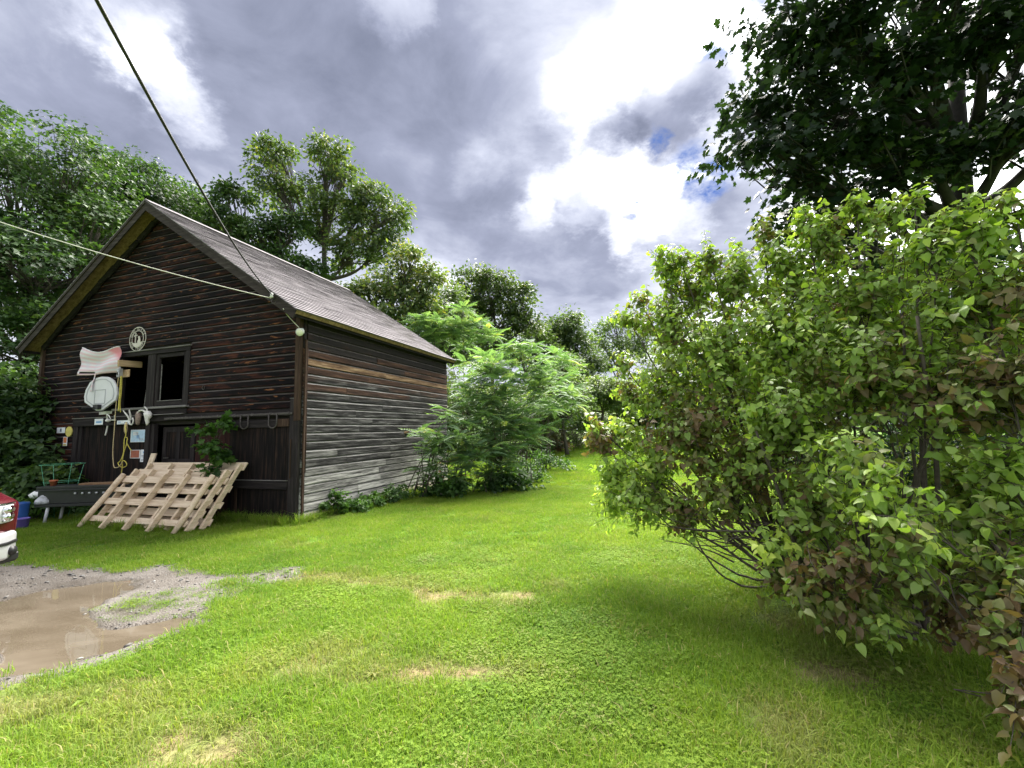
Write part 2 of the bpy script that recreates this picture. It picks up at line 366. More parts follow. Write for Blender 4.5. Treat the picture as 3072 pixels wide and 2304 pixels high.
def front_tint(t, col, h):
    c2 = coords(t, (1.1, 1, 5.5), 11); p = noise(t, c2, 1.6, 5, .65, .3)
    bare = noise(t, coords(t, (1.3, 1, 9), 23), 1.9, 5, .7, .5)
    col = mixc(t, maprange(t, p, .47, .60), col, ramp(t, h, [(.34, (.006, .003, .003)), (.5, (.045, .015, .010)), (.66, (.13, .046, .024))]))
    zone = maprange(t, noise(t, coords(t, (.35, 1, .55)), 1.0, 3, .5), .40, .62); col = mixc(t, mth(t, 'MULTIPLY', zone, .85), mixc(t, 1.0, col, (.30, .30, .42), 'MULTIPLY'), col)
    return mixc(t, maprange(t, bare, .60, .66), col, ramp(t, h, [(.35, (.05, .018, .01)), (.6, (.24, .10, .045)), (.8, (.40, .24, .13))]))
M_front = wood('dark_siding', [(.30, (.003, .0025, .003)), (.5, (.008, .0055, .006)), (.72, (.028, .019, .018))], 0, 1.1, extra=front_tint)
def side_tint(t, col, h):                               # boards greyed by weather low down, brown where the eave kept them dry
    c = N(t, 'ShaderNodeTexCoord').outputs['Object']; sp = N(t, 'ShaderNodeSeparateXYZ'); t.links.new(c, sp.inputs[0])
    oi = N(t, 'ShaderNodeObjectInfo')
    w = mth(t, 'ADD', sp.outputs[2], mth(t, 'MULTIPLY', mth(t, 'SUBTRACT', noise(t, coords(t, (1, .8, 3), 5), 1.2, 4), .5), 1.0))
    w = mth(t, 'ADD', w, mth(t, 'MULTIPLY', mth(t, 'SUBTRACT', oi.outputs['Random'], .5), .5))
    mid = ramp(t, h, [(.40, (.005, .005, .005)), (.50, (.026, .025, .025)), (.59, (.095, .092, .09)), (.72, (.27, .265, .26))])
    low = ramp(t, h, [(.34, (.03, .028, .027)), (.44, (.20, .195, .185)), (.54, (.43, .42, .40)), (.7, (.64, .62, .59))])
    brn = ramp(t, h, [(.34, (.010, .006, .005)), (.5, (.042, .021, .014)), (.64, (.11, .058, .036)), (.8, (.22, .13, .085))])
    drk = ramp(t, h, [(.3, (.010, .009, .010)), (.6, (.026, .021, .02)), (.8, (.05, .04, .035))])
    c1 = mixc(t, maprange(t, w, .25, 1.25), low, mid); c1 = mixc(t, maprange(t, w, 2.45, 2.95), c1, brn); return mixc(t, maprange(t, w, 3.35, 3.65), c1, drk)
M_side = wood('weathered_siding', [(.3, (.02, .02, .02)), (.7, (.3, .3, .29))], 1, 1.0, extra=side_tint, bstr=.8)
M_tan = wood('bare_board', [(.36, (.03, .014, .009)), (.5, (.15, .09, .05)), (.64, (.34, .24, .15)), (.8, (.5, .38, .26))], 1, 1.0)
M_base = wood('pale_sill_board', [(.3, (.20, .17, .13)), (.5, (.42, .37, .30)), (.72, (.60, .55, .46))], 1, .9)
M_post = wood('corner_post', [(.32, (.016, .010, .008)), (.55, (.055, .034, .024)), (.75, (.11, .075, .056))], 2, 1.0)
M_trim = wood('dark_trim', [(.32, (.008, .007, .008)), (.55, (.025, .021, .021)), (.75, (.065, .058, .055))], 0, 1.0)
M_trimv = wood('dark_trim_upright', [(.32, (.010, .009, .010)), (.55, (.03, .025, .025)), (.75, (.08, .07, .066))], 2, 1.0)
M_rakeL = wood('rake_board', [(.32, (.015, .012, .012)), (.55, (.045, .036, .034)), (.78, (.13, .115, .11))], 0, .9)
M_soffit = wood('soffit_boards', [(.3, (.06, .04, .02)), (.5, (.22, .15, .075)), (.72, (.38, .27, .14))], 0, .7)
M_door = wood('door_planks', [(.36, (.003, .003, .003)), (.5, (.010, .008, .008)), (.62, (.034, .020, .015)), (.76, (.12, .06, .035))], 2, .9)
M_sill = wood('grey_sill', [(.3, (.06, .058, .055)), (.55, (.2, .19, .18)), (.78, (.34, .33, .31))], 0, .9)
M_dark = plain('barn_inside', (.02, .016, .013), .95, bmp=0)
M_white = plain('white_paint_peeling', (.62, .6, .57), .7, var=.25, vs=5)

M_cove = wood('skylit_board_edge', [(.3, (.02, .017, .016)), (.5, (.075, .065, .06)), (.72, (.17, .155, .145))], 0, 1.0)  # paler cove colour paints in the sky light caught by the board edges
M_cove_side = wood('skylit_side_edge', [(.3, (.07, .067, .065)), (.5, (.21, .20, .195)), (.72, (.40, .39, .38))], 1, 1.0)  # side wall coves: caught sky light painted in as a paler tone
def lap_board(a0, a1, z, h, axis, jag=True, slope_ends=None, thick=.032):
    """one siding board: bottom edge proud, top edge cut back to a cove that catches light; axis 'x' = front wall, 'y' = right wall"""
    o1 = thick + rng.normal(0, .0015); prof = [(0, .004), (o1 - .004, 0), (o1 + .003, .010), (o1, h * .45), (o1 - .002, h - .038), (o1 - .018, h - .016), (.006, h - .004), (0, h - .004)]
    n = max(2, int(abs(a1 - a0) / .45) + 1); mb = MB(); rows = []
    lean = rng.normal(0, .0022); sag = rng.normal(0, .003)
    for k in range(n):
        f = k / (n - 1); a = a0 + (a1 - a0) * f; dz = lean * (f - .5) + sag * math.sin(math.pi * f) + (rng.normal(0, .0016) if jag else 0); row = []
        for (o, zz_) in prof:
            aa = a
            if slope_ends and k in (0, n - 1): aa = slope_ends[0](z + zz_) if k == 0 else slope_ends[1](z + zz_)
            oo = o + (rng.normal(0, .0008) if o > 0 else 0)
            row.append((aa, -oo, z + zz_ + dz) if axis == 'x' else (oo, aa, z + zz_ + dz))
        rows.append(row)
    k_ = len(prof)
    fs = [(i * k_ + j, i * k_ + (j + 1) % k_, (i + 1) * k_ + (j + 1) % k_, (i + 1) * k_ + j) for i in range(n - 1) for j in range(k_)]
    fs += [tuple(range(k_ - 1, -1, -1)), tuple((n - 1) * k_ + j for j in range(k_))]
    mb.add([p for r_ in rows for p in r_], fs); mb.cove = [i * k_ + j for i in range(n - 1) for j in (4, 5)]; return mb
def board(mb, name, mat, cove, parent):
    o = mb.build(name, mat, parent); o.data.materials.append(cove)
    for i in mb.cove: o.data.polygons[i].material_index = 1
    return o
def part(name, parent=barn): # an empty level of the barn that holds its pieces
    o = bpy.data.objects.new(name, None); o.empty_display_size = .1; C.objects.link(o); o.parent = parent; return o

# window opening (barn local)
WX0, WX1, WZ0, WZ1 = -5.50, -3.14, 2.42, 3.74
FRONT_T = -.03                                          # siding stands on sheathing at y 0
fw = MB()                                               # sheathing behind the boards, with window and door openings
for x0, x1, z0, z1 in [(-W, WX0, 2.10, ZE), (WX0, WX1, 2.10, WZ0), (WX0, WX1, WZ1, ZE), (WX1, 0, 2.10, ZE), (-W, -6.95, 0, 2.10)]: fw.box(x0, x1, .004, .06, z0, z1)
fw.prism([(-W, ZE), (0, ZE), (0, ZE + .07), (-W / 2, ZR + .075), (-W, ZE + .07)], .004, .06)
front_wall = fw.build('gable_wall', M_dark, barn)
H_F = .160; nb = 0
z = 2.235
left_e = lambda z: max(-W + .10, -W + (z - ZE) / SL + .04) if z > ZE else -W + .10
right_e = lambda z: min(-.10, -(z - ZE) / SL - .04) if z > ZE else -.10
while z < ZR - .12:
    h = min(H_F, ZR - z); xl, xr = left_e(z + h * .5), right_e(z + h * .5)
    spans = [(xl, xr)]
    if z + h > WZ0 - .02 and z < WZ1 + .06: spans = [(xl, WX0 - .02), (WX1 + .02, xr)]
    for (a, c_) in spans:
        cuts = [a]
        if c_ - a > 3.2 and rng.random() < .65: cuts.append(a + (c_ - a) * rng.uniform(.3, .7))
        cuts.append(c_)
        for k in range(len(cuts) - 1):
            if cuts[k + 1] - cuts[k] < .12: continue
            se = None
            if z + h > ZE:
                e0 = left_e if k == 0 else (lambda q, v=cuts[k] + .002: v); e1 = right_e if k == len(cuts) - 2 else (lambda q, v=cuts[k + 1] - .002: v); se = (e0, e1)
            zt = min(z + h, WZ0 - .022) if (z < WZ0 - .02 < z + h and False) else z + h
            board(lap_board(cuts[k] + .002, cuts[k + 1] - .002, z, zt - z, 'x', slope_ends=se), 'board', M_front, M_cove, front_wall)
    z += H_F
z = .06                                                 # boards left of the door, down to the ground
while z < 2.2:
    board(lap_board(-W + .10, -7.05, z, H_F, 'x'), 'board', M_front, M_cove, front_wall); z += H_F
# right-hand side wall
sw = MB().box(-.06, -.004, .0, L, 0, ZE); side_wall = sw.build('side_wall', M_dark, barn)
H_S = .1715; z = .02; row = 0
while z < ZE - .08:
    cuts = [.11]; nxt = .11 + rng.uniform(.9, 3.0)
    while nxt < L - .8: cuts.append(nxt); nxt += rng.uniform(1.4, 3.4)
    cuts.append(L - .02)
    for k in range(len(cuts) - 1):
        ma_ = M_side
        if row == 0: ma_ = M_base
        if (row == 18 and (k == 0 or rng.random() < .5)) or (row == 17 and k == 0 and rng.random() < .4): ma_ = M_tan
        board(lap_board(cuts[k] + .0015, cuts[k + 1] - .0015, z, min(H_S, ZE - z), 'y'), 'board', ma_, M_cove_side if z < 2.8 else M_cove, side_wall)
    # short board ends between the corner post and the pipe
    lap_board(.012, .075, z, min(H_S, ZE - z), 'y', False).build('board_end', M_side, side_wall)
    z += H_S; row += 1
# walls the camera cannot see, plain planking
bw = MB().box(-W, 0, L - .05, L, 0, ZE); bw.prism([(-W, ZE), (0, ZE), (0, ZE + .07), (-W / 2, ZR + .075), (-W, ZE + .07)], L - .05, L); bw.build('rear_wall', M_front, barn)
MB().box(-W, -W + .05, .062, L - .052, 0, ZE).build('side_wall', M_front, barn)
MB().box(-W + .055, -.065, .065, L - .055, 2.0, 2.09).build('loft_floor', M_dark, barn)
MB().box(-W + .055, -.065, .30, L - .055, .0, .05).build('floor', M_dark, barn)
for x0, x1 in ((-.16, -.065), (-W + .055, -W + .15)): MB().box(x0, x1, .065, L - .055, ZE - .05, ZE + .10).build('added_eave_light_blocker', M_dark, barn)  # unseen boxes added to keep light from leaking in under the eaves
# corner posts
MB().bar((-.045, -.045, 1.98), (-.045, -.045, ZE + .1), .105, .09, (0, 1, 0), .003).build('corner_post', M_post, barn)
MB().bar((.014, .055, .0), (.014, .055, 3.62), .045, .10, (1, 0, 0), .002).build('corner_strip', M_post, barn)
MB().bar((-.05, -.035, 0), (-.05, -.035, 1.975), .11, .07, (0, 1, 0), .003).build('corner_post', M_trimv, barn)
MB().bar((-W + .045, -.045, 0), (-W + .045, -.045, ZE + .06), .12, .09, (0, 1, 0), .003).build('corner_post', M_post, barn)

# roof
OV, EV, ROOF_T = .42, .27, .09                          # gable overhang, eave overhang
Y0, Y1 = -OV, L + .2
roof = part('roof')
zr_top = 7.235
def roofpt(side, d, y, off=0.0):                        # side +1 right slope / -1 left; d = horizontal distance from the ridge
    hx = -W / 2 + side * d; nx, nz = math.sin(math.atan(SL)), math.cos(math.atan(SL))
    return np.array([hx + side * nx * off, y, zr_top - SL * d + nz * off])
DMAX = W / 2 + EV
for side, nm in ((1, 'roof_deck'), (-1, 'roof_deck')):
    mb = MB(); q = [roofpt(side, 0, Y0, -.10), roofpt(side, DMAX, Y0, -.10), roofpt(side, DMAX, Y1, -.10), roofpt(side, 0, Y1, -.10)]
    q += [roofpt(side, 0, Y0, -.022), roofpt(side, DMAX, Y0, -.022), roofpt(side, DMAX, Y1, -.022), roofpt(side, 0, Y1, -.022)]
    mb.add(q, [(0, 1, 2, 3), (7, 6, 5, 4), (0, 4, 5, 1), (1, 5, 6, 2), (2, 6, 7, 3), (3, 7, 4, 0)]).build(nm, M_soffit, roof)
def roof_tint(t, col, h):
    oi = N(t, 'ShaderNodeObjectInfo'); c = N(t, 'ShaderNodeTexCoord').outputs['Object']
    col = mixc(t, mth(t, 'MULTIPLY', oi.outputs['Random'], .5), col, ramp(t, h, [(.3, (.13, .12, .125)), (.7, (.38, .36, .37))]))
    sp = N(t, 'ShaderNodeSeparateXYZ'); t.links.new(c, sp.inputs[0])
    br = N(t, 'ShaderNodeTexBrick'); cb = N(t, 'ShaderNodeCombineXYZ'); t.links.new(sp.outputs[1], cb.inputs[0]); t.links.new(mth(t, 'ADD', sp.outputs[2], mth(t, 'MULTIPLY', oi.outputs['Random'], 9.0)), cb.inputs[1]); t.links.new(cb.outputs[0], br.inputs['Vector'])
    br.inputs['Scale'].default_value = 3.2; br.inputs['Mortar Size'].default_value = .012; br.inputs['Color1'].default_value = (1, 1, 1, 1); br.inputs['Color2'].default_value = (.72, .72, .74, 1); br.inputs['Mortar'].default_value = (.35, .35, .35, 1)
    col = mixc(t, .8, col, br.outputs[0], 'MULTIPLY')
    moss = mth(t, 'MULTIPLY', maprange(t, noise(t, coords(t, (.5, .5, .5)), 3.2, 5, .65), .48, .62), maprange(t, sp.outputs[1], 3.4, 5.6))
    return mixc(t, mth(t, 'MULTIPLY', moss, .7), col, (.07, .065, .055))
M_shingle = wood('shingles', [(.3, (.115, .10, .112)), (.5, (.20, .178, .195)), (.72, (.33, .30, .325))], 1, 1.3, extra=roof_tint)
NC = 40; step = DMAX / NC
for side in (1, -1):
    for k in range(NC):
        d0, d1 = k * step - .02, (k + 1) * step + .012; n = 15; mb = MB(); top, bot, low = [], [], []
        d0 = max(d0, 0.0)
        for i in range(n):
            y = Y0 - .03 + (Y1 - Y0 + .06) * i / (n - 1); jd = rng.normal(0, .004); jo = rng.normal(0, .002)
            top.append(roofpt(side, d0, y, -.012)); bot.append(roofpt(side, d1 + jd, y, .012 + jo)); low.append(roofpt(side, d1 + jd, y, -.014 + jo))
        vs = top + bot + low; fs = []
        for i in range(n - 1): fs += [(i, i + 1, n + i + 1, n + i), (n + i, n + i + 1, 2 * n + i + 1, 2 * n + i), (2 * n + i, 2 * n + i + 1, i + 1, i)]
        fs += [(0, n, 2 * n), (n - 1, 3 * n - 1, 2 * n - 1)]
        mb.add(vs, fs).build('shingle_course', M_shingle, roof)
    mb = MB()
    q = [roofpt(side, 0, Y0 - .02, .016), roofpt(side, .16, Y0 - .02, .018), roofpt(side, .16, Y1 + .02, .018), roofpt(side, 0, Y1 + .02, .016)]
    q += [p + np.array([0, 0, .012]) for p in q]
    mb.add(q, [(0, 1, 2, 3), (7, 6, 5, 4), (0, 4, 5, 1), (1, 5, 6, 2), (2, 6, 7, 3), (3, 7, 4, 0)]).build('ridge_cap', M_shingle, roof)
    # rake boards: an upper thin one and a broad one under it, on the front gable and the back one
    for yy, w_, of, hh, nm in ((Y0 - .012, .022, -.035, .05, 'rake_trim'), (Y0 + .012, .028, -.135, .14, 'rake_board'), (Y1 - .02, .028, -.11, .14, 'rake_board')):
        a, e = roofpt(side, .0, yy, of), roofpt(side, DMAX, yy, of)
        MB().bar(a, e, w_, hh, (0, 0, 1) if False else np.cross(e - a, (0, 1, 0)) * side, .001).build(nm, M_rakeL, roof)
    # eave fascia and open rafter tails
    a, e = roofpt(side, DMAX - .03, Y0 + .03, -.135), roofpt(side, DMAX - .03, Y1 - .04, -.135)
    MB().bar(a, e, .028, .07, (0, 0, 1)).build('fascia', M_trim, roof)
    for k in range(9):
        y = .35 + k * (L - .5) / 8
        MB().bar(roofpt(side, W / 2 - .35, y, -.155), roofpt(side, DMAX - .05, y, -.155), .05, .09, (0, 0, 1)).build('rafter', M_trim, roof)
    # ragged board that closes the soffit against the wall
    for k in range(16):
        d0, d1 = W / 2 * (k / 16) + .05, W / 2 * ((k + 1) / 16) + .04
        a, e = roofpt(side, d0, -.075 - abs(rng.normal(0, .012)), -.15 - rng.uniform(0, .03)), roofpt(side, d1, -.075 - abs(rng.normal(0, .012)), -.15 - rng.uniform(0, .03))
        MB().bar(a, e, .05, .09 + rng.uniform(0, .05), (0, 0, 1), .006).build('frieze_block', M_trim, roof)

# window: frame, sill, mullion, sash, interior
win = part('window')
def bx(name, x0, x1, y0, y1, z0, z1, mat, par, bev=.004): return MB().box(x0, x1, y0, y1, z0, z1).build(name, mat, par, bevel=bev)
bx('frame_head', WX0 - .03, WX1 + .03, -.055, .05, WZ1 - .09, WZ1 + .01, M_trim, win)
bx('drip_cap', WX0 - .05, WX1 + .05, -.075, .0, WZ1 + .013, WZ1 + .035, M_sill, win)
bx('frame_jamb', WX0 - .02, WX0 + .11, -.05, .05, WZ0, WZ1 - .093, M_trimv, win)
bx('frame_jamb', WX1 - .11, WX1 + .02, -.05, .05, WZ0, WZ1 - .093, M_trimv, win)
bx('mullion', -4.50, -4.24, -.045, .05, WZ0, WZ1 - .093, M_trimv, win)
bx('sill', WX0 - .06, WX1 + .05, -.11, .05, WZ0 - .05, WZ0 - .004, M_sill, win)
bx('apron', WX0, WX1, -.052, -.028, WZ0 - .19, WZ0 - .053, M_trim, win)
for x0, x1, z0, z1, mt in ((-4.235, -4.15, WZ0 + .01, WZ1 - .10, M_trimv), (-3.34, -3.255, WZ0 + .01, WZ1 - .10, M_trimv), (-4.147, -3.343, WZ1 - .19, WZ1 - .10, M_trim), (-4.147, -3.343, WZ0 + .01, WZ0 + .12, M_trim)):
    bx('sash', x0, x1, -.02, .03, z0, z1, mt, win)
bx('sash_stop', -4.10, -4.085, .0, .015, WZ0 + .13, 3.4, M_sill, win, 0)
bx('sill_edge', -4.14, -3.35, -.032, -.02, WZ0 + .12, WZ0 + .132, M_sill, win, 0)

# header over the doors, sliding door track with its hangers
bx('door_header', -7.03, -4.42, -.085, .02, 2.03, 2.22, M_trim, barn)
bx('header_cap', -7.05, -3.2, -.10, -.0, 2.223, 2.238, M_sill, barn, 0)
bx('door_header', -4.417, -.105, -.05, .02, 2.08, 2.22, M_trim, barn)
M_iron = plain('rusty_iron', (.085, .075, .07), .7, .55, .3, 20)
bx('door_track', -3.75, -.11, -.105, -.085, 2.105, 2.15, M_iron, barn)
for k in range(8): bx('track_bracket', -3.6 + k * .48, -3.57 + k * .48, -.085, -.05, 2.10, 2.165, M_iron, barn, 0)
bx('door_post', -4.42, -4.27, -.06, .05, 0, 2.028, M_trimv, barn)
bx('door_post', -7.03, -6.86, -.07, .05, 0, 2.028, M_trimv, barn)
bx('door_post', -6.855, -6.76, -.03, .02, 0, 2.028, M_trimv, barn)
# left door: planks
dl = part('plank_door')
x = -6.755
while x < -4.44:
    w_ = min(rng.uniform(.17, .26), -4.43 - x); MB().box(x, x + w_ - .006, .005 + rng.uniform(0, .008), .04, .02, 2.02).build('plank', M_door, dl); x += w_
# middle doorway: recessed panel door and boards
dm = part('panel_door'); M_red = wood('red_brown_boards', [(.3, (.012, .006, .006)), (.55, (.036, .014, .012)), (.8, (.08, .03, .022))], 2, .9)
bx('door_frame', -4.262, -4.16, -.03, .06, .02, 2.02, M_trimv, dm)
for x0, x1, z0, z1 in ((-4.10, -3.98, .05, 1.95), (-3.66, -3.54, .05, 1.95), (-3.20, -3.08, .05, 1.95), (-3.977, -3.663, 1.83, 1.95), (-3.977, -3.663, 1.08, 1.22), (-3.977, -3.663, .05, .25), (-3.537, -3.203, 1.83, 1.95), (-3.537, -3.203, 1.08, 1.22), (-3.537, -3.203, .05, .25)):
    bx('door_stile', x0, x1, .12, .16, z0, z1, M_trimv, dm)
for x0, x1, z0, z1 in ((-3.977, -3.663, 1.223, 1.827), (-3.977, -3.663, .253, 1.077), (-3.537, -3.203, 1.223, 1.827), (-3.537, -3.203, .253, 1.077)): bx('door_panel', x0, x1, .135, .15, z0, z1, M_door, dm, 0)
bx('door_latch', -4.02, -3.86, .10, .118, 1.235, 1.262, M_iron, dm, 0)
x = -3.06
while x < -1.80:
    w_ = min(rng.uniform(.18, .27), -1.79 - x); MB().box(x, x + w_ - .006, .14, .17, .02, 2.06).build('plank', M_red, dm); x += w_
# right sliding door
dr = part('sliding_door')
x = -1.80
while x < -.235:
    w_ = min(rng.uniform(.16, .27), -.22 - x); MB().box(x, x + w_ - .005, -.045 - rng.uniform(0, .006), -.008, .02 + rng.uniform(0, .03), 1.97).build('plank', M_door, dr); x += w_
bx('rail', -1.82, -.535, -.078, -.05, 1.86, 2.015, M_trim, dr); bx('rail', -.53, -.215, -.082, -.05, 1.87, 2.025, M_post, dr)
bx('rail', -1.82, -.215, -.085, -.05, .64, .80, M_trim, dr); bx('rail_cap', -1.82, -.215, -.088, -.05, .803, .815, M_sill, dr, 0)
bx('stile', -1.60, -1.53, -.07, -.05, .03, .635, M_post, dr)
for cx_ in (-1.345, -.59):
    hw = .105; pts = [(cx_ - hw, -.115, 2.13), (cx_ - hw, -.115, 1.93)] + [(cx_ - hw * math.cos(a), -.115, 1.93 - .085 * math.sin(a)) for a in np.linspace(.3, math.pi - .3, 7)] + [(cx_ + hw, -.115, 1.93), (cx_ + hw, -.115, 2.13)]
    MB().tube(pts, .013, 8).build('track_hanger', M_iron, dr, True)
M_bare = plain('bare_metal', (.36, .35, .34), .45, .7, .2, 9)
# loose trim on the right edge of the door
bx('door_stop', -.203, -.105, -.075, -.03, .0, 2.42, M_trimv, barn); bx('stop_cap', -.207, -.10, -.08, -.03, 2.423, 2.432, M_sill, barn, 0)
MB().tube([(-.13, -.10, .86), (-.125, -.105, 1.2), (-.13, -.10, 1.62)], .012, 6).build('door_rod', M_post, barn)
# splashes of old white paint on the boards under the hoop
for (x0, x1, z0, z1) in ((-6.35, -5.66, 2.415, 2.50), (-6.15, -5.68, 2.30, 2.37)):
    MB().bar((x0, -.0295, (z0 + z1) / 2), (x1, -.0295, (z0 + z1) / 2 + .01), .004, z1 - z0, (0, 0, 1), .0).build('paint_patch', M_white, barn)

# ---------------------------------------------------------------- things fixed to the barn (each an own top-level object in barn coordinates)
def bthing(name, label, cat, x, y, z, group=None):
    p = BW(x, y, z); return empty(name, label, cat, tuple(p), RZ, group)
def bmesh_thing(name, label, cat, mb, mat, org, smooth=False, group=None, bevel=0):
    """mb is built in barn coordinates; the object's origin is put at org"""
    o_ = np.array(org, float); mb.v = [tuple(np.array(p) - o_) for p in mb.v]
    o = mb.build(name, mat, None, smooth, bevel); o.location = tuple(BW(*o_)); o.rotation_euler = (0, 0, RZ)
    return tag(o, label, cat, group)

# faded flag hung from its two upper corners
fl = bthing('flag', 'faded pink and white striped flag hung on the barn wall', 'flag', -5.97, -.14, 3.9)
ma, t, b = newmat('faded_flag')
uv = N(t, 'ShaderNodeAttribute', attribute_name='fv'); uu = N(t, 'ShaderNodeAttribute', attribute_name='fu')
st = mth(t, 'SINE', mth(t, 'MULTIPLY', uv.outputs['Fac'], 2 * math.pi * 6.5))
c1 = mixc(t, maprange(t, st, -.35, .35), (.86, .81, .87), (.86, .64, .71))
c1 = mixc(t, maprange(t, mth(t, 'ADD', uu.outputs['Fac'], mth(t, 'MULTIPLY', uv.outputs['Fac'], -.55)), .62, .80), c1, (.84, .34, .40))
c1 = mixc(t, mth(t, 'MULTIPLY', maprange(t, noise(t, coords(t), 4, 4), .45, .7), .5), c1, (.72, .70, .82))
t.links.new(c1, b.inputs['Base Color']); b.inputs['Roughness'].default_value = .9
trn = N(t, 'ShaderNodeBsdfTranslucent'); t.links.new(c1, trn.inputs[0]); mx = N(t, 'ShaderNodeMixShader'); mx.inputs[0].default_value = .3
t.links.new(b.outputs[0], mx.inputs[1]); t.links.new(trn.outputs[0], mx.inputs[2]); t.links.new(mx.outputs[0], t.nodes['Material Output'].inputs[0])
nu, nv = 25, 17; V, Fc, fu, fv = [], [], [], []
for j in range(nv):
    for i in range(nu):
        u_, v_ = i / (nu - 1), j / (nv - 1)
        x = -.70 + 1.42 * u_ + .02 * math.sin(v_ * 5) * (u_ - .5); sg = .13 * math.sin(math.pi * min(1, u_ * 1.05)) ** 1.3 * (1 - v_ * .9) + (.05 + .05 * (1 - v_)) * u_
        z_ = .07 - sg - .70 * v_ + (.06 * v_ * u_)
        y_ = -.05 - .035 * math.sin(u_ * 9 + v_ * 2) * (.3 + v_) - .03 * math.sin(v_ * 8 + u_ * 3)
        V.append((x, y_, z_)); fu.append(u_); fv.append(v_)
for j in range(nv - 1):
    for i in range(nu - 1):
        if j == nv - 3 and 1 <= i < 9: continue          # the torn slot above the hem
        k = j * nu + i; Fc.append((k, k + 1, k + nu + 1, k + nu))
me = fastmesh('cloth', np.array(V), np.array(Fc), {'fu': fu, 'fv': fv}, True); o = link('cloth', me, fl, ma)
sol = o.modifiers.new('thick', 'SOLIDIFY'); sol.thickness = .004
mb = MB(); top = np.array([V[i] for i in range(nu)]); mb.tube(top + np.array([0, -.004, .004]), .012, 6); mb.build('hem', plain('flag_hem', (.8, .76, .80), .9), fl, True)
n = 12; V, Fc = [], []
for i in range(n):
    v_ = i / (n - 1); xx = -.06 - .07 * v_ + .015 * math.sin(v_ * 8); zz_ = -.64 - .42 * v_
    V += [(xx, -.10 - .03 * v_, zz_), (xx + .07, -.115 - .03 * v_, zz_ + .01)]
Fc = [(2 * i, 2 * i + 1, 2 * i + 3, 2 * i + 2) for i in range(n - 1)]
o = link('torn_strip', fastmesh('torn_strip', np.array(V), np.array(Fc), {'fu': [.6] * len(V), 'fv': list(np.repeat(np.linspace(0, .5, n), 2))}, True), fl, ma); o.modifiers.new('thick', 'SOLIDIFY').thickness = .004
MB().tube([(-.70, -.05, .07), (-.71, .06, .09), (-.71, .105, .09)], .008, 5).build('nail', M_iron, fl); MB().tube([(.72, -.05, -.04), (.725, .06, -.03), (.725, .105, -.03)], .008, 5).build('nail', M_iron, fl)

# basketball backboard
bb = bthing('backboard', 'white fan-shaped basketball backboard on the barn wall', 'backboard', -5.77, -.22, 2.38)
M_bb = plain('backboard_plastic', (.60, .59, .62), .45, 0, .06, 3, bmp=.02); M_bbg = plain('backboard_grey', (.34, .34, .37), .5, 0, .08); M_blk = plain('black_steel', (.018, .018, .02), .45, .2, .2)
outl = [(-.10, 0), (.10, 0), (.56, .22), (.60, .36), (.56, .52), (.42, .70), (.22, .79), (0, .81), (-.22, .79), (-.42, .70), (-.56, .52), (-.60, .36), (-.56, .22)]
MB().prism(outl, -.02, .03).build('panel', M_bb, bb, bevel=.008)
def ring_poly(poly, w, y0, y1):
    P = np.array(poly); c = P.mean(0); Q = c + (P - c) * (1 - w); n = len(P); mb = MB()
    vs = [(x, y0, z) for x, z in P] + [(x, y0, z) for x, z in Q] + [(x, y1, z) for x, z in P] + [(x, y1, z) for x, z in Q]; fs = []
    for i in range(n):
        j = (i + 1) % n; fs += [(i, j, n + j, n + i), (2 * n + i, 3 * n + i, 3 * n + j, 2 * n + j), (i, 2 * n + i, 2 * n + j, j), (n + i, n + j, 3 * n + j, 3 * n + i)]
    return mb.add(vs, fs)
P = np.array(outl); c = np.array([0, .42])
ring_poly([tuple(c + (p - c) * .86) for p in P], .055, -.0255, -.0205).build('border_line', M_bbg, bb)
ring_poly([(-.20, .16), (.20, .16), (.20, .50), (-.20, .50)], .10, -.0255, -.0205).build('target_square', M_bbg, bb)
MB().box(-.09, .09, -.10, -.022, .03, .14).build('bracket', M_blk, bb, bevel=.006)
MB().tube([(-.02, -.10, .07), (-.18, -.20, .065), (-.34, -.17, .07), (-.40, -.06, .075)], .011, 6).build('bent_rim', M_blk, bb, True)
for sx in (-.3, .3): MB().bar((sx, .03, .35), (sx, .198, .35), .04, .04).build('mount_bar', M_blk, bb)

# round metal sign: ring, cross, kneeling figure, lettering
sg = bthing('metal_sign', 'round cut-metal sign with cross and kneeling figure above the window', 'sign', -4.90, -.045, 4.06)
M_sign = plain('sign_metal', (.47, .44, .37), .5, .35, .15, 6); RS = .285
def ring(rad, w, th=.008, a0=0, a1=360, n=48):
    mb = MB(); aa = np.radians(np.linspace(a0, a1, n + 1)); vs, fs = [], []
    for a in aa:
        for r_, y_ in ((rad - w / 2, -th), (rad + w / 2, -th), (rad + w / 2, 0), (rad - w / 2, 0)): vs.append((r_ * math.cos(a), y_, r_ * math.sin(a)))
    for i in range(n):
        for j in range(4): fs.append((i * 4 + j, i * 4 + (j + 1) % 4, (i + 1) * 4 + (j + 1) % 4, (i + 1) * 4 + j))
    return mb.add(vs, fs)
ring(RS, .016).build('outer_ring', M_sign, sg); ring(RS * .70, .014).build('inner_ring', M_sign, sg)
MB().prism([(-.085, -.09), (-.055, -.09), (-.055, .075), (-.005, .08), (-.005, .105), (-.055, .10), (-.055, .155), (-.085, .155), (-.085, .097), (-.13, .092), (-.13, .067), (-.085, .072)], -.012, -.002).build('cross', M_sign, sg)
MB().prism([(.0, -.09), (.10, -.09), (.10, -.02), (.085, .03), (.06, .07), (.025, .065), (.015, .035), (.035, .02), (.025, -.03), (.0, -.05)], -.012, -.002).build('figure', M_sign, sg)
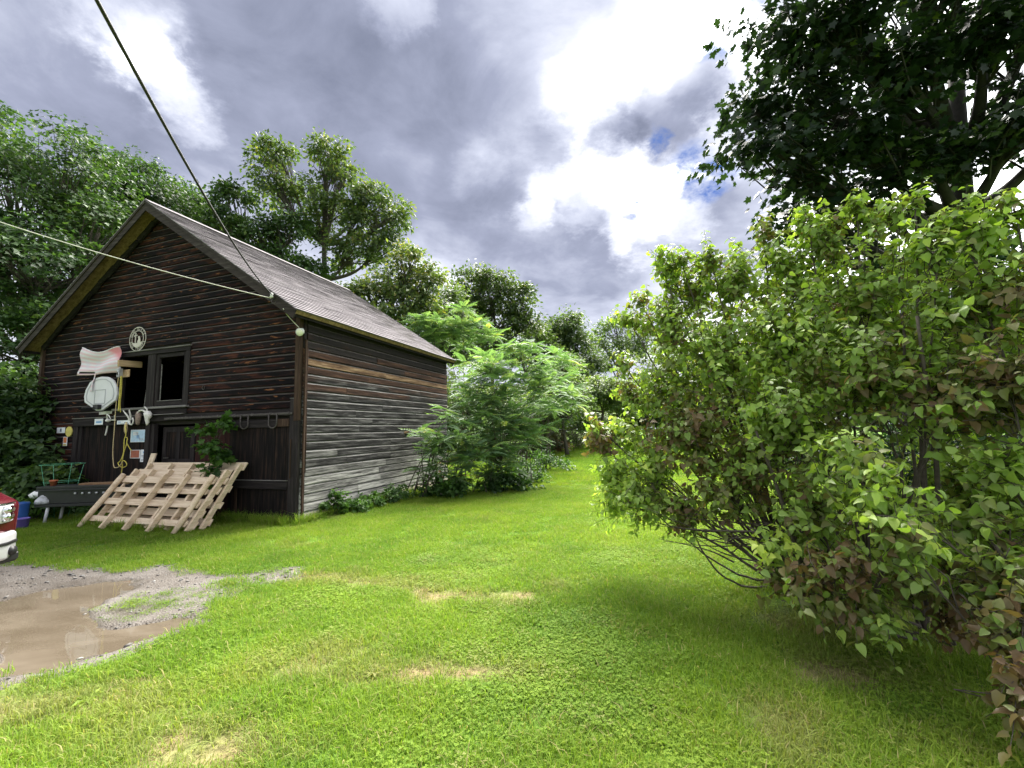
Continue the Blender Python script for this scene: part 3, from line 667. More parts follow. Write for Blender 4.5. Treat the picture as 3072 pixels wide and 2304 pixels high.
MB().prism([(-.18, -.075), (-.10, -.095), (.03, -.095), (.17, -.07), (.15, -.13), (.09, -.175), (0, -.195), (-.09, -.175), (-.15, -.13)], -.012, -.002).build('mound', M_sign, sg)
def letter(ch, size, mat, parent, x, y, z, rot):
    cu = bpy.data.curves.new('letter', 'FONT'); cu.body = ch; cu.size = size; cu.align_x = 'CENTER'; cu.align_y = 'CENTER'; cu.extrude = .003
    tmp = bpy.data.objects.new('tmp', cu); C.objects.link(tmp); dg = bpy.context.evaluated_depsgraph_get(); me = bpy.data.meshes.new_from_object(tmp.evaluated_get(dg)); bpy.data.objects.remove(tmp)
    me.name = 'letter'; me.materials.clear(); o = link('letter', me, parent, mat)
    o.matrix_local = Matrix.Translation((x, y, z)) @ Matrix.Rotation(rot, 4, 'Y') @ Matrix.Rotation(R(90), 4, 'X')
    return o
rm = RS * .855
for i, ch in enumerate('GOD BLESS'):
    if ch == ' ': continue
    a = R(158 - i * 16.5); letter(ch, .085, M_sign, sg, rm * math.cos(a), -.006, rm * math.sin(a), -(a - R(90)))
for i, ch in enumerate('OUR TROOPS'):
    if ch == ' ': continue
    a = R(200 + i * 15.5); letter(ch, .08, M_sign, sg, rm * math.cos(a), -.006, rm * math.sin(a), -(a + R(90)))

# pulley beam, pulley block, ropes
M_pine = wood('new_pine', [(.3, (.30, .19, .10)), (.55, (.50, .35, .21)), (.78, (.62, .48, .32))], 1, .8)
bmesh_thing('hoist_beam', 'tan timber beam sticking out of the open window', 'beam', MB().bar((-5.24, -.22, 3.48), (-5.20, .25, 3.50), .06, .15, (0, 0, 1)), M_pine, (-5.24, -.22, 3.4), bevel=.006)
bmesh_thing('brace_board', 'short tan board nailed under the beam in the window', 'board', MB().box(-5.36, -5.08, -.075, -.052, 3.16, 3.34), M_pine, (-5.2, -.06, 3.2), bevel=.004)
pb = bthing('pulley', 'small white pulley block hanging from the window beam', 'pulley', -5.24, -.17, 3.405)
M_pul = plain('galvanised', (.55, .56, .58), .4, .6)
MB().tube([(0, 0, .0), (0, -.005, -.05)], .012, 6).build('hook', M_pul, pb); MB().box(-.035, -.02, -.045, .045, -.26, -.05).build('cheek', M_pul, pb, bevel=.01); MB().box(.02, .035, -.045, .045, -.26, -.05).build('cheek', M_pul, pb, bevel=.01)
mb = MB(); mb.tube([(-.018, 0, -.17), (.018, 0, -.17)], .055, 14); mb.build('wheel', M_iron, pb, True)
M_rope = plain('yellow_rope', (.58, .50, .10), .85, 0, .2, 40); M_rope2 = plain('pale_rope', (.50, .40, .22), .85, 0, .2, 40)
def fl_path(pts, off): return [FL(px, py, off) for px, py in pts]
def zr(x, y, o=(100, 1150), k=.1808): return (o[0] + x * k, o[1] + y * k)
def rope(label, pts, off, rad, mat):
    p = catmull(fl_path([zr(*q) for q in pts], off), 6); return bmesh_thing('rope', label, 'rope', MB().tube(p, rad, 6), mat, p[0], True, 'ropes on the barn front')
rope('long pale yellow rope hanging down left of the door sign in a wide loop', [(1420, -130), (1400, 0), (1385, 250), (1365, 450), (1345, 750), (1325, 1000), (1320, 1200), (1335, 1370), (1370, 1400), (1430, 1375), (1480, 1300)], .20, .010, M_rope2)
rope('doubled bright yellow rope hanging beside the window', [(1455, -120), (1440, 100), (1425, 300), (1412, 460)], .24, .014, M_rope)
rope('thin bright yellow rope strand close to the window jamb', [(1470, -120), (1462, 120), (1440, 330), (1445, 480)], .22, .009, M_rope)
rope('knotted yellow rope hanging in a narrow loop above the pallets', [(1530, 700), (1535, 850), (1510, 930), (1505, 1040), (1490, 1180), (1440, 1290), (1405, 1320), (1430, 1370), (1490, 1395), (1550, 1360), (1530, 1300), (1480, 1290), (1475, 1400), (1460, 1500)], .16, .010, M_rope)
rope('yellow rope strand slanting from the loop to the red square sign', [(1530, 890), (1560, 910), (1555, 990), (1600, 1080), (1630, 1110)], .12, .009, M_rope)
rope('yellow rope strand running down beside the narrow loop', [(1555, 930), (1545, 1020), (1510, 1120), (1480, 1250), (1470, 1320)], .18, .010, M_rope)

# signs and oddments round the doors
def plate(name, label, cat, px0, py0, px1, py1, off, cols, th=.006, mark=None, group=None, tilt=0, rounded=.006):
    a = FL(px0, py0, off); e = FL(px1, py1, off); x0, x1, z1, z0 = a[0], e[0], a[2], e[2]; cx_, cz_ = (x0 + x1) / 2, (z0 + z1) / 2
    th_ = bthing(name, label, cat, cx_, -off, cz_, group); th_.rotation_euler = (0, tilt, RZ)
    hw, hh = (x1 - x0) / 2, (z1 - z0) / 2
    MB().box(-hw, hw, 0, th, -hh, hh).build('panel', cols[0], th_, bevel=rounded * .5)
    if mark:
        for (u0, u1, v0, v1, mt) in mark: MB().box(-hw + 2 * hw * u0, -hw + 2 * hw * u1, -.0025, -.0005, -hh + 2 * hh * v0, -hh + 2 * hh * v1).build('print', mt, th_)
    return th_
M_sw = plain('sign_white', (.72, .74, .78), .5, 0, .06); M_sb = plain('sign_pale_blue', (.42, .58, .74), .5, 0, .12, 14); M_sd = plain('print_dark', (.10, .12, .18), .6); M_sbl = plain('print_blue', (.20, .36, .62), .6)
M_srd = plain('sign_red_brown', (.34, .10, .06), .6, 0, .18, 10); M_or = plain('sign_orange', (.62, .20, .07), .6); M_ylw = plain('yellow_enamel', (.58, .50, .14), .5, 0, .2, 9)
plate('notice', 'pale blue poster on the dark plank door', 'poster', 393, 1290, 437, 1326, .012, [M_sw], mark=[(.05, .95, .05, .95, M_sb), (.15, .5, .55, .85, M_sw), (.4, .6, .3, .6, M_sbl), (.55, .88, .15, .3, M_sw)])
plate('square_sign', 'red-brown square sign with white border on the door', 'sign', 391, 1350, 419, 1375, .012, [M_sw], mark=[(.07, .93, .08, .95, M_srd)])
plate('notice', 'narrow white printed notice next to the red square sign', 'notice', 422, 1349, 442, 1386, .012, [M_sw], mark=[(.35, .65, .72, .86, M_sbl), (.15, .85, .5, .54, M_sd), (.15, .8, .4, .43, M_sd), (.15, .85, .2, .23, M_sd), (.15, .7, .1, .13, M_sd)])
plate('licence_plate', 'white and blue plate on the door header under the hoop', 'plate', 284, 1257, 308, 1274, .115, [M_sw], mark=[(.2, .85, .3, .62, M_sbl)])
plate('licence_plate', 'long white plate with a dark arrow-like stroke under the antlers', 'plate', 351, 1262, 391, 1272, .115, [M_sw], mark=[(.55, .8, .35, .5, M_sd), (.08, .9, .12, .2, M_sd), (.1, .3, .5, .7, M_sbl)])
plate('licence_plate', 'small white plate with dark emblem beside the yellow disc', 'plate', 171, 1283, 194, 1299, .06, [M_sw], mark=[(.4, .6, .25, .8, M_sd)])
plate('reflector_tag', 'orange rectangular tag with pale edge under the yellow disc', 'tag', 190, 1311, 200, 1338, .06, [M_sw], mark=[(.12, .88, .35, .95, M_or), (.12, .88, .05, .22, M_ylw)])
p = FL(208, 1295, .06); o = bmesh_thing('disc', 'round yellow metal disc on the barn wall by the vines', 'disc', MB().tube([(p[0], -.075, p[2]), (p[0], -.052, p[2])], .125, 24), M_ylw, (p[0], -.06, p[2]), False)
# antlers over the header
M_bone = plain('bone', (.68, .66, .62), .7, 0, .12, 20); M_fur = plain('driftwood', (.22, .16, .13), .8, 0, .3, 20)
def antler_set(label, c, sx, rad=.014):
    th_ = bthing('antlers', label, 'antlers', c[0], c[1], c[2], 'bones over the door'); return th_
a1 = FL(*zr(1250, 610), .13); th_ = antler_set('pair of white antlers on the header, nearest the hoop', a1, 1)
MB().tube(catmull([(0, 0, -.03), (-.02, -.02, .05), (.02, -.05, .12), (.12, -.07, .10), (.18, -.06, .02)]), [.018] * 8 + [.016] * 16 + [.012] * 8 + [.006], 6).build('antler', M_bone, th_, True)
MB().tube(catmull([(.22, 0, -.01), (.27, -.03, .05), (.29, -.05, .10)]), [.016] * 8 + [.012] * 8 + [.005], 6).build('antler', M_bone, th_, True); MB().lathe([(.01, -.05), (.05, -.03), (.055, 0), (.02, .03)], 10, (.02, -.02, 0)).build('skull_plate', M_bone, th_, True); MB().tube([(.0, -.01, 0), (.27, -.01, -.005)], .014, 6).build('crossbar', M_bone, th_, True)
a2 = FL(*zr(1590, 590), .13); th_ = antler_set('white antlers spread in a V above the long plate', a2, 1)
MB().tube(catmull([(0, 0, -.01), (-.02, -.02, .06), (-.10, -.04, .15), (-.14, -.05, .20)]), [.019] * 8 + [.017] * 8 + [.013] * 8 + [.008], 6).build('antler', M_bone, th_, True); MB().tube(catmull([(.06, 0, .0), (.09, -.03, .08), (.08, -.05, .17), (.07, -.05, .21)]), [.019] * 8 + [.017] * 8 + [.013] * 8 + [.008], 6).build('antler', M_bone, th_, True)
MB().tube([(-.02, 0, -.02), (.08, 0, -.015)], .018, 6).build('skull_plate', M_bone, th_, True)
MB().tube(catmull([(.04, -.01, -.12), (.14, -.02, -.13), (.20, -.03, -.06), (.17, -.03, .02)]), .016, 6).build('antler', M_bone, th_, True); MB().tube([(.03, .0, -.02), (.05, -.005, -.12)], .012, 6).build('stem', M_bone, th_, True)
a3 = FL(*zr(1740, 580), .15); mb = MB(); mb.lathe([(.01, -.16), (.05, -.11), (.075, -.02), (.085, .06), (.05, .13), (.01, .15)], 12)
mb.v = [(x * 1.0, y * .6, z + .03 * math.sin(z * 20 + x * 9)) for x, y, z in mb.v]; mb.v = [tuple(np.array(q) + a3) for q in mb.v]
bmesh_thing('wood_carving', 'grey-brown lump of driftwood hanging between the antlers', 'driftwood', mb, M_fur, tuple(a3), True)
a4 = FL(*zr(1905, 570), .15); th_ = bthing('animal_skull', 'white animal skull with curved horn on the header below the window', 'skull', *a4, 'bones over the door')
mb = MB(); mb.lathe([(.02, -.17), (.045, -.12), (.055, -.04), (.09, .03), (.10, .09), (.06, .14), (.01, .15)], 10); mb.v = [(x + .012 * math.sin(z * 40), y * .7 - .01, z + .012 * math.sin(x * 60)) for x, y, z in mb.v]; mb.build('cranium', M_bone, th_, True)
MB().tube(catmull([(-.06, 0, .10), (-.16, -.02, .17), (-.28, -.03, .15), (-.34, -.03, .07)]), [.022] * 8 + [.018] * 8 + [.013] * 8 + [.006], 6).build('horn', M_bone, th_, True); MB().tube(catmull([(-.03, 0, .12), (-.02, -.03, .19), (-.08, -.04, .25)]), [.018] * 8 + [.014] * 8 + [.006], 6).build('horn', M_bone, th_, True); MB().tube([(-.14, .0, .10), (-.02, -.01, .20)], .012, 6).build('horn', M_bone, th_, True)
p = FL(*zr(1225, 790), .04); bmesh_thing('wall_hook', 'pale hook hanging under the door header', 'hook', MB().tube(catmull([(p[0] + .02, -.045, p[2] + .22), (p[0] + .02, -.05, p[2] + .1), (p[0], -.06, p[2] - .06), (p[0] - .02, -.06, p[2] - .1)]), .018, 6), M_bone, tuple(p), True)
p = FL(*zr(1535, 740), .13); bmesh_thing('rope_knot', 'grey knot of cord above the narrow rope loop', 'knot', MB().lathe([(.008, -.14), (.03, -.08), (.038, 0), (.03, .08), (.01, .14)], 8, tuple(p)), M_rope2, tuple(p), True)
a = FL(432, 1225, -.08); e = FL(449, 1110, -.08); bmesh_thing('stick', 'thin pale stick leaning inside the open window', 'stick', MB().tube([a, e], .013, 6), M_sill, tuple(a))
for (px, py, lab) in ((585, 1162, 'iron ring on the siding just right of the window'),):
    p = FL(610, 1163, .045); o = bmesh_thing('iron_ring', lab, 'ring', MB().tube([(p[0] + .035 * math.cos(a_), -.045, p[2] + .045 * math.sin(a_)) for a_ in np.linspace(0, 2 * math.pi, 14)], .006, 5), M_iron, tuple(p), True)
# side wall: iron pipe up the corner, little nest-like bracket
bmesh_thing('conduit_pipe', 'thin rusty pipe running up the barn side by the corner', 'pipe', MB().tube([(.045, .10, .95), (.05, .10, 1.6), (.043, .095, 2.4), (.045, .10, 3.45)], .013, 6), M_post, (.045, .1, .95), True)
d = ray(1215, 1298); tt = ((B - O) @ _l) / (d @ _l); pS = BL(O + tt * d); bmesh_thing('wall_bracket', 'small pale wooden peg on the side wall boards', 'peg', MB().bar((.0, pS[1] - .09, pS[2]), (.06, pS[1] + .09, pS[2] + .01), .05, .06, (0, 0, 1)), M_tan, tuple(pS), bevel=.008)
# flood lamp at the eave corner, with its white cable
fd = bthing('flood_lamp', 'round white flood lamp at the barn corner under the eave', 'lamp', .06, -.05, 3.78)
M_lamp = plain('lamp_shell', (.62, .62, .60), .4); M_lens = plain('lamp_lens', (.75, .74, .60), .15, 0, .05, bmp=0)
MB().lathe([(.055, 0), (.06, .05), (.04, .09)], 14, (-.05, 0, -.04)).build('junction_box', M_lamp, fd, True)
dv = np.array(unit(np.array([.35, -.9, -.25]))); c0 = np.array([.0, -.03, -.03]); mb = MB(); pts = [c0 + dv * q for q in (0, .05, .09, .12, .125)]
mb.tube(pts, [.03, .04, .07, .078, .07], 16).build('shade', M_lamp, fd, True); MB().tube([c0 + dv * .124, c0 + dv * .135], [.066, .045], 16).build('lens', M_lens, fd, True)
M_cabw = plain('white_cable', (.62, .60, .52), .6); M_cabb = plain('black_cable', (.022, .022, .025), .6)
ins = np.array(BL(at(815, 886, 8.05))); ins = FL(815, 886, OV + .06)
th_ = bthing('insulator', 'small white cable insulator on the rake board', 'insulator', *ins)
MB().lathe([(.015, -.05), (.035, -.03), (.02, 0), (.035, .03), (.012, .05)], 12).build('knob', plain('porcelain', (.75, .75, .72), .25), th_, True); MB().tube(catmull([(0, .06, -.03), (.0, .0, -.12), (.05, .0, -.17), (.10, .01, -.14)]), .008, 6).build('bracket', M_iron, th_, True)
pA = BW(*ins)
q = [BW(*FL(850, 926, OV + .03)), BW(*FL(862, 945, .25)), BW(*FL(880, 965, .15)), BW(.02, -.06, 3.80)]
tag(MB().tube(catmull(q), .009, 6).build('lamp_cable', M_cabw, None, True), 'short white cable from the rake to the flood lamp', 'cable')
def wire(name, label, pxs, rad, mat):
    pts = catmull([at(*q) for q in pxs], 10); return tag(MB().tube(pts, rad, 7).build(name, mat, None, True), label, 'cable')
def sagline(A, E, sag, n=40):
    tt = np.linspace(0, 1, n)[:, None]; p = A * (1 - tt) + E * tt; p[:, 2] -= (4 * sag * tt * (1 - tt))[:, 0]; return p
A0 = at(205, -160, 2.05); tag(MB().tube(sagline(A0, pA + np.array([0, 0, .02]), .17), .0115, 8).build('power_cable', M_cabb, None, True), 'thick black cable slanting down from the sky to the barn roof', 'cable')
A1 = at(-420, 520, 7.2); tag(MB().tube(sagline(A1, pA + np.array([-.0, -.01, -.06]), .13), .0085, 6).build('guy_cable', M_cabw, None, True), 'thin white cable stretched across the barn gable', 'cable')

# ---------------------------------------------------------------- pallets leaning on the barn front
M_pal = wood('pallet_wood', [(.3, (.36, .26, .17)), (.5, (.60, .48, .345)), (.75, (.76, .66, .52))], 0, .8); M_palv = wood('pallet_stringer', [(.3, (.38, .27, .17)), (.5, (.62, .49, .345)), (.75, (.78, .67, .52))], 1, .8)
def pallet(label, foot_off, top_off, top_z, x0, x1, nst, slat_fr, rustic, dx_top, zfoot=0.0, backs=False):
    org = np.array([x0, -foot_off, zfoot]); th_ = bthing('pallet', label, 'pallet', *org, 'pallets leaning on the barn')
    up = np.array([0, foot_off - top_off, top_z]); ln = np.linalg.norm(up); U = up / ln; NRM = np.array([0, -U[2], U[1]]); Wd = x1 - x0
    P = lambda a, b, c: np.array([a, 0, 0]) + U * b + NRM * c + np.array([dx_top * b / ln, 0, 0])
    for k in range(nst):
        a = .06 + (Wd - .12) * k / (nst - 1)
        if rustic and k in (0, nst - 1):
            pts = [P(a + rng.normal(0, .006), ln * f, .05) for f in (.0, .3, .6, .85, 1.0)]; MB().tube(pts, [.04, .052, .05, .055, .048], 9).build('stringer', M_palv, th_, True)
        else: MB().bar(P(a, 0, .05), P(a, ln * (1 if rustic else .97), .05), .055, .085, NRM, .003).build('stringer', M_palv, th_)
    for f, w_ in slat_fr:
        e0, e1 = rng.uniform(-.02, .02, 2); MB().bar(P(e0 + .01, ln * f, -.008), P(Wd + e1, ln * f + rng.normal(0, .006), -.008), w_, .022, NRM, .002).build('slat', M_pal, th_)
    if backs:
        for f, w_ in slat_fr: MB().bar(P(rng.uniform(-.02, .02), ln * f + .03, .105), P(Wd, ln * f + .03, .105), w_, .02, NRM, .002).build('slat', M_pal, th_)
    return th_
pallet('front pallet of the leaning stack with five long poles', 1.30, .60, .93, -4.06, -1.36, 5, [(.18, .11), (.50, .13), (.72, .10), (.93, .15)], True, -.03)
pallet('second pallet of the leaning stack, behind the one with poles', 1.12, .38, 1.04, -4.02, -1.28, 6, [(.10, .14), (.28, .14), (.46, .14), (.64, .14), (.80, .13), (.94, .16)], False, .02)
pallet('rearmost pallet of the leaning stack, nearest the door', .90, .18, 1.15, -3.95, -1.22, 5, [(.10, .13), (.35, .13), (.6, .13), (.95, .17)], False, .06, backs=False)
a = BW(-4.1, -.72, .0); o = bmesh_thing('leaning_plank', 'short brown plank standing up behind the pallets', 'plank', MB().bar((-3.98, -.50, .02), (-4.02, -.09, 1.36), .15, .03, (0, -1, .3), .002), M_pal, (-3.98, -.5, .02))

# ---------------------------------------------------------------- black steel bench
bn = bthing('steel_bench', 'black steel bench with white legs beside the pallets', 'bench', -5.30, -1.30, 0)
Ld = unit(np.array([1.55, .62, 0.0])); Wv = np.array([-Ld[1], Ld[0], 0]); e0 = np.array([-.25, 0, 0]); LB = 2.0
def bbar(z0, z1, w0, w1, nm, mat=M_blk, l0=0, l1=LB):
    c0 = e0 + Ld * l0; c1 = e0 + Ld * l1; mb = MB(); q = []
    for c_ in (c0, c1):
        for w_ in (w0, w1): q += [c_ + Wv * w_ + np.array([0, 0, z0]), c_ + Wv * w_ + np.array([0, 0, z1])]
    mb.add(q, [(0, 1, 3, 2), (4, 6, 7, 5), (0, 4, 5, 1), (2, 3, 7, 6), (0, 2, 6, 4), (1, 5, 7, 3)]); return mb.build(nm, mat, bn, bevel=.006)
bbar(.70, .755, -.02, .42, 'top_flange'); bbar(.40, .695, .02, .05, 'web'); bbar(.34, .395, -.03, .42, 'shelf'); bbar(.66, .695, -.035, -.012, 'lip')
M_wleg = plain('white_leg', (.62, .63, .66), .5)
for l_ in (.22, 1.75):
    for w_ in (.03, .36):
        p = e0 + Ld * l_ + Wv * w_; MB().tube([p + np.array([-.04, -.02, 0]), p + np.array([0, 0, .345])], .028, 8).build('leg', M_wleg, bn, True)
for k in range(5): p = e0 + Ld * (.75 + k * .14) - Wv * .0 + np.array([0, 0, .60]); MB().tube([p + Wv * .02, p - Wv * .004], .022, 10).build('bolt', M_pul, bn, True)
def on_bench(l_, w_, z): return np.array([-5.30, -1.30, 0]) + e0 + Ld * l_ + Wv * w_ + np.array([0, 0, z])
p0, p1 = on_bench(.75, .16, .775), on_bench(1.9, .18, .775); bmesh_thing('plank', 'brown plank lying on the black bench', 'plank', MB().bar(p0, p1, .2, .035, (0, 0, 1)), wood('old_plank', [(.3, (.12, .07, .04)), (.7, (.30, .19, .11))], 0, .9), tuple(p0))
p = on_bench(.22, .1, .758); bmesh_thing('clay_pot', 'small orange pot on the end of the black bench', 'pot', MB().lathe([(.045, 0), (.06, .09), (.068, .09), (.068, .12), (.05, .12), (.045, .10)], 16, tuple(p)), plain('terracotta', (.42, .13, .06), .8), tuple(p), True)
p = on_bench(.10, .1, .397); bmesh_thing('cloth_bag', 'crumpled grey plastic bag on the bench shelf', 'bag', MB().lathe([(.02, 0), (.17, .01), (.16, .08), (.09, .17), (.05, .25), (.08, .29)], 12, tuple(p)), plain('grey_bag', (.42, .43, .46), .4, 0, .3, 14, bmp=.8), tuple(p), True)
# tub, bucket, white bag, wire cage by the vines
M_blue = plain('blue_plastic', (.03, .10, .34), .35); M_purp = plain('purple_plastic', (.14, .10, .38), .4)
tag(MB().lathe([(.085, 0), (.095, .01), (.112, .19), (.12, .195), (.12, .21), (.10, .21), (.09, .04)], 24).build('bucket', M_purp, None, True), 'purple plastic bucket on the grass beside the truck', 'bucket').location = tuple(gp(62, 1588))
tag(MB().lathe([(.12, 0), (.14, .03), (.15, .20), (.145, .40), (.155, .44), (.145, .46), (.03, .465)], 24).build('barrel', M_blue, None, True), 'dark blue plastic drum behind the purple bucket', 'drum').location = tuple(gp(52, 1577))
p = gp(118, 1560); o = bmesh_thing('white_sack', 'small white sack lying on the weeds by the bench', 'sack', MB().lathe([(.04, .45), (.17, .48), (.2, .55), (.12, .62), (.02, .64)], 12), plain('white_sack', (.75, .76, .74), .5, 0, .1), (0, 0, .45), True); o.location = tuple(p + np.array([0, 0, .45]))
M_gw = plain('green_wire', (.10, .38, .22), .5)
cg = empty('plant_cage', 'green wire plant cage standing among the vines', 'plant cage', tuple(gp(175, 1556)))
for rr, zz_ in ((.20, .40), (.28, .80), (.36, 1.18)): MB().tube([(rr * math.cos(a_), rr * math.sin(a_), zz_) for a_ in np.linspace(0, 2 * math.pi, 25)], .004, 5).build('hoop', M_gw, cg, True)
for k in range(4):
    a_ = k * math.pi / 2 + .4; MB().tube([(.15 * math.cos(a_), .15 * math.sin(a_), 0), (.36 * math.cos(a_), .36 * math.sin(a_), 1.18)], .004, 5).build('leg', M_gw, cg, True)

# ---------------------------------------------------------------- pickup truck, nose into the frame
M_mar = plain('maroon_paint', (.085, .008, .014), .18, .25, .05, 2, .6, 0); M_chr = plain('chrome', (.62, .63, .64), .12, 1.0, .05, bmp=0); M_tyre = plain('tyre', (.018, .018, .018), .85); M_gls = plain('dark_glass', (.015, .018, .02), .05, 0, .05, bmp=0); M_hl = plain('headlamp', (.66, .68, .70), .1, .3, .15, 25, .6)
TX, TY = -5.68, 4.18
tr = empty('pickup_truck', 'maroon pickup truck with chrome bumper at the edge of the driveway', 'truck', (TX, TY, 0))   # faces +x
def xz_body(name, prof, y0, y1, mat, bev=.05, taper=0.0):
    mb = MB().prism(prof, y0, y1)
    if taper: mb.v = [(x, y * (1 - taper * max(0, z - 1.05)), z) for x, y, z in mb.v]
    o = mb.build(name, mat, tr, True); bm_ = o.modifiers.new('bevel', 'BEVEL'); bm_.width = bev; bm_.segments = 4; bm_.limit_method = 'ANGLE'; return o
xz_body('body', [(-.06, .62), (-.04, 1.02), (-.30, 1.14), (-1.45, 1.22), (-5.2, 1.24), (-5.25, .5), (-4.75, .5), (-4.6, .78), (-4.2, .9), (-3.8, .78), (-3.65, .48), (-1.55, .48), (-1.4, .78), (-1.0, .9), (-.6, .78), (-.45, .55)], -.93, .93, M_mar, .07)
xz_body('cab', [(-1.35, 1.20), (-2.05, 1.80), (-3.15, 1.82), (-3.40, 1.20)], -.86, .86, M_gls, .08, .25); xz_body('roof', [(-2.0, 1.76), (-2.1, 1.84), (-3.1, 1.86), (-3.18, 1.76)], -.80, .80, M_mar, .03, .25)
def plan(name, poly, z0, z1, mat, bev=.02, par=None):
    n = len(poly); vs = [(x, y, z0) for x, y in poly] + [(x, y, z1) for x, y in poly]
    o = MB().add(vs, [tuple(range(n)), tuple(range(2 * n - 1, n - 1, -1))] + [(i, i + n, (i + 1) % n + n, (i + 1) % n) for i in range(n)]).build(name, mat, par or tr, True); m_ = o.modifiers.new('bevel', 'BEVEL'); m_.width = bev; m_.segments = 3; m_.limit_method = 'ANGLE'; return o
half = [(.11, 0), (.10, .35), (.06, .72), (-.03, .88), (-.16, .965), (-.48, .985)]; inner = [(-.48, .90), (-.12, .86), (-.02, .6), (.0, 0)]
M_bump = plain('bumper_silver', (.55, .56, .58), .28, .45, .06, bmp=0)
plan('bumper', half + inner[:-1] + [(x, -y) for x, y in inner[:-1][::-1]] + [(x, -y) for x, y in half[::-1][:-1]], .40, .70, M_bump, .045)
plan('bumper_pad', [(x + .012, y * 1.004) for x, y in half[1:]] + [(-.48, .95), (-.1, .9), (.05, .35)], .565, .60, M_blk, .008)
for sy in (-1, 1):
    hp = [(-.42, .945), (-.20, .94), (-.06, .87), (.0, .74), (.01, .50), (-.08, .50), (-.10, .72), (-.22, .86), (-.42, .88)]
    hl = plan('headlight', [(x, sy * y) for x, y in (hp if sy > 0 else hp[::-1])], .80, 1.0, M_hl, .02)
    for zz_ in (.865, .94): MB().tube([(-.05, sy * .80, zz_), (.012, sy * .70, zz_)], [.05, .045], 12).build('lamp_bowl', M_chr, hl, True)
    plan('lamp_trim', [(x * 1.01, sy * y * 1.002) for x, y in (hp if sy > 0 else hp[::-1])], 1.003, 1.018, M_chr, .004)
    MB().tube([(-.02, sy * .78, .49), (.052, sy * .795, .49)], .048, 14).build('fog_light', M_blk, tr, True)
    for x_ in (-1.0, -4.2):
        w = MB(); w.tube([(x_, sy * .68, .38), (x_, sy * .70, .38), (x_, sy * .90, .38), (x_, sy * .92, .38)], [.34, .38, .38, .34], 24); wo = w.build('wheel', M_tyre, tr, True); MB().tube([(x_, sy * .90, .38), (x_, sy * .935, .38)], [.23, .20], 18).build('rim', M_chr, wo, True)
MB().box(-.03, .03, -.50, .50, .76, 1.0).build('grille', M_blk, tr, bevel=.02); MB().box(.032, .05, -.52, .52, .86, .90).build('grille_bar', M_chr, tr, bevel=.006); MB().box(-.30, .02, -.9, .9, .36, .48).build('air_dam', M_blk, tr, bevel=.03)

# ---------------------------------------------------------------- vegetation
T_DIAM = (np.array([(0, 0, 0), (.30, .45, .06), (0, 1, -.04), (-.30, .45, .06)]), np.array([(0, 1, 2), (0, 2, 3)]))
T_LOBE = (np.array([(0, 0, 0), (.56, .30, .05), (.22, .46, .02), (0, 1, -.06), (-.22, .46, .02), (-.56, .30, .05)]), np.array([(0, 1, 2), (0, 2, 3), (0, 3, 4), (0, 4, 5)]))
_mp = [(0, 0), (.18, -.10), (.50, .02), (.34, .20), (.66, .50), (.40, .50), (.42, .66), (.22, .60), (0, 1.02), (-.22, .60), (-.42, .66), (-.40, .50), (-.66, .50), (-.34, .20), (-.50, .02), (-.18, -.10)]
T_MAPLE = (np.array([(0, .32, -.03)] + [(x, y, .10 * abs(x) - .12 * max(0, y - .5)) for x, y in _mp]), np.array([(0, i + 1, (i + 1) % 16 + 1) for i in range(16)]))
T_HEART = (np.array([(0, 0, 0), (0, .5, -.03), (0, 1.02, -.16), (.27, -.05, .05), (.40, .26, .11), (.24, .66, .05), (-.27, -.05, .05), (-.40, .26, .11), (-.24, .66, .05)]),
           np.array([(0, 3, 4), (0, 4, 1), (1, 4, 5), (1, 5, 2), (0, 7, 6), (0, 1, 7), (1, 8, 7), (1, 2, 8)]))
LG = lambda *s: list(s)
M_bark = wood('bark', [(.3, (.03, .025, .02)), (.55, (.085, .075, .062)), (.78, (.17, .155, .135))], 2, .8, bstr=.9)
M_twig = plain('twig_bark', (.075, .06, .05), .9, 0, .25, 30)
ML_maple = leafmat('maple_leaves', [(0, (0.019, 0.042, 0.017)), (.45, (0.044, 0.089, 0.029)), (.8, (0.089, 0.156, 0.043)), (1, (0.136, 0.188, 0.050))], .40)
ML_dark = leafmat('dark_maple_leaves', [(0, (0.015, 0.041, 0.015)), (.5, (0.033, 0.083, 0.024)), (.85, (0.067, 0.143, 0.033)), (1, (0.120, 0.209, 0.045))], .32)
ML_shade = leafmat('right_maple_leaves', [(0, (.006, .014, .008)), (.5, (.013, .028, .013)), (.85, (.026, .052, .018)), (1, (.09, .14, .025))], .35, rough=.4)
ML_pale = leafmat('pale_leaves', [(0, (0.050, 0.094, 0.031)), (.5, (0.122, 0.186, 0.060)), (.85, (0.201, 0.288, 0.086)), (1, (0.273, 0.345, 0.101))], .4)
ML_olive = leafmat('olive_leaves', [(0, (0.037, 0.060, 0.026)), (.5, (0.081, 0.130, 0.044)), (.85, (0.159, 0.198, 0.059)), (1, (0.264, 0.237, 0.073))], .4)
ML_bg = leafmat('distant_leaves', [(0, (.05, .085, .035)), (.5, (.10, .155, .055)), (.85, (.16, .22, .07)), (1, (.22, .26, .08))], .45)
ML_lilac = leafmat('lilac_leaves', [(0, (.17, .105, .055)), (.10, (.185, .135, .06)), (.22, (.165, .16, .05)), (.55, (0.208, 0.321, 0.065)), (.85, (0.344, 0.473, 0.087)), (1, (0.591, 0.690, 0.148))], .42, rough=.42, spec=.45)
ML_sumac = leafmat('sumac_leaves', [(0, (0.079, 0.151, 0.079)), (.5, (0.140, 0.240, 0.116)), (.85, (0.248, 0.338, 0.150)), (.97, (0.495, 0.498, 0.120)), (1, (0.745, 0.250, 0.133))], .40)
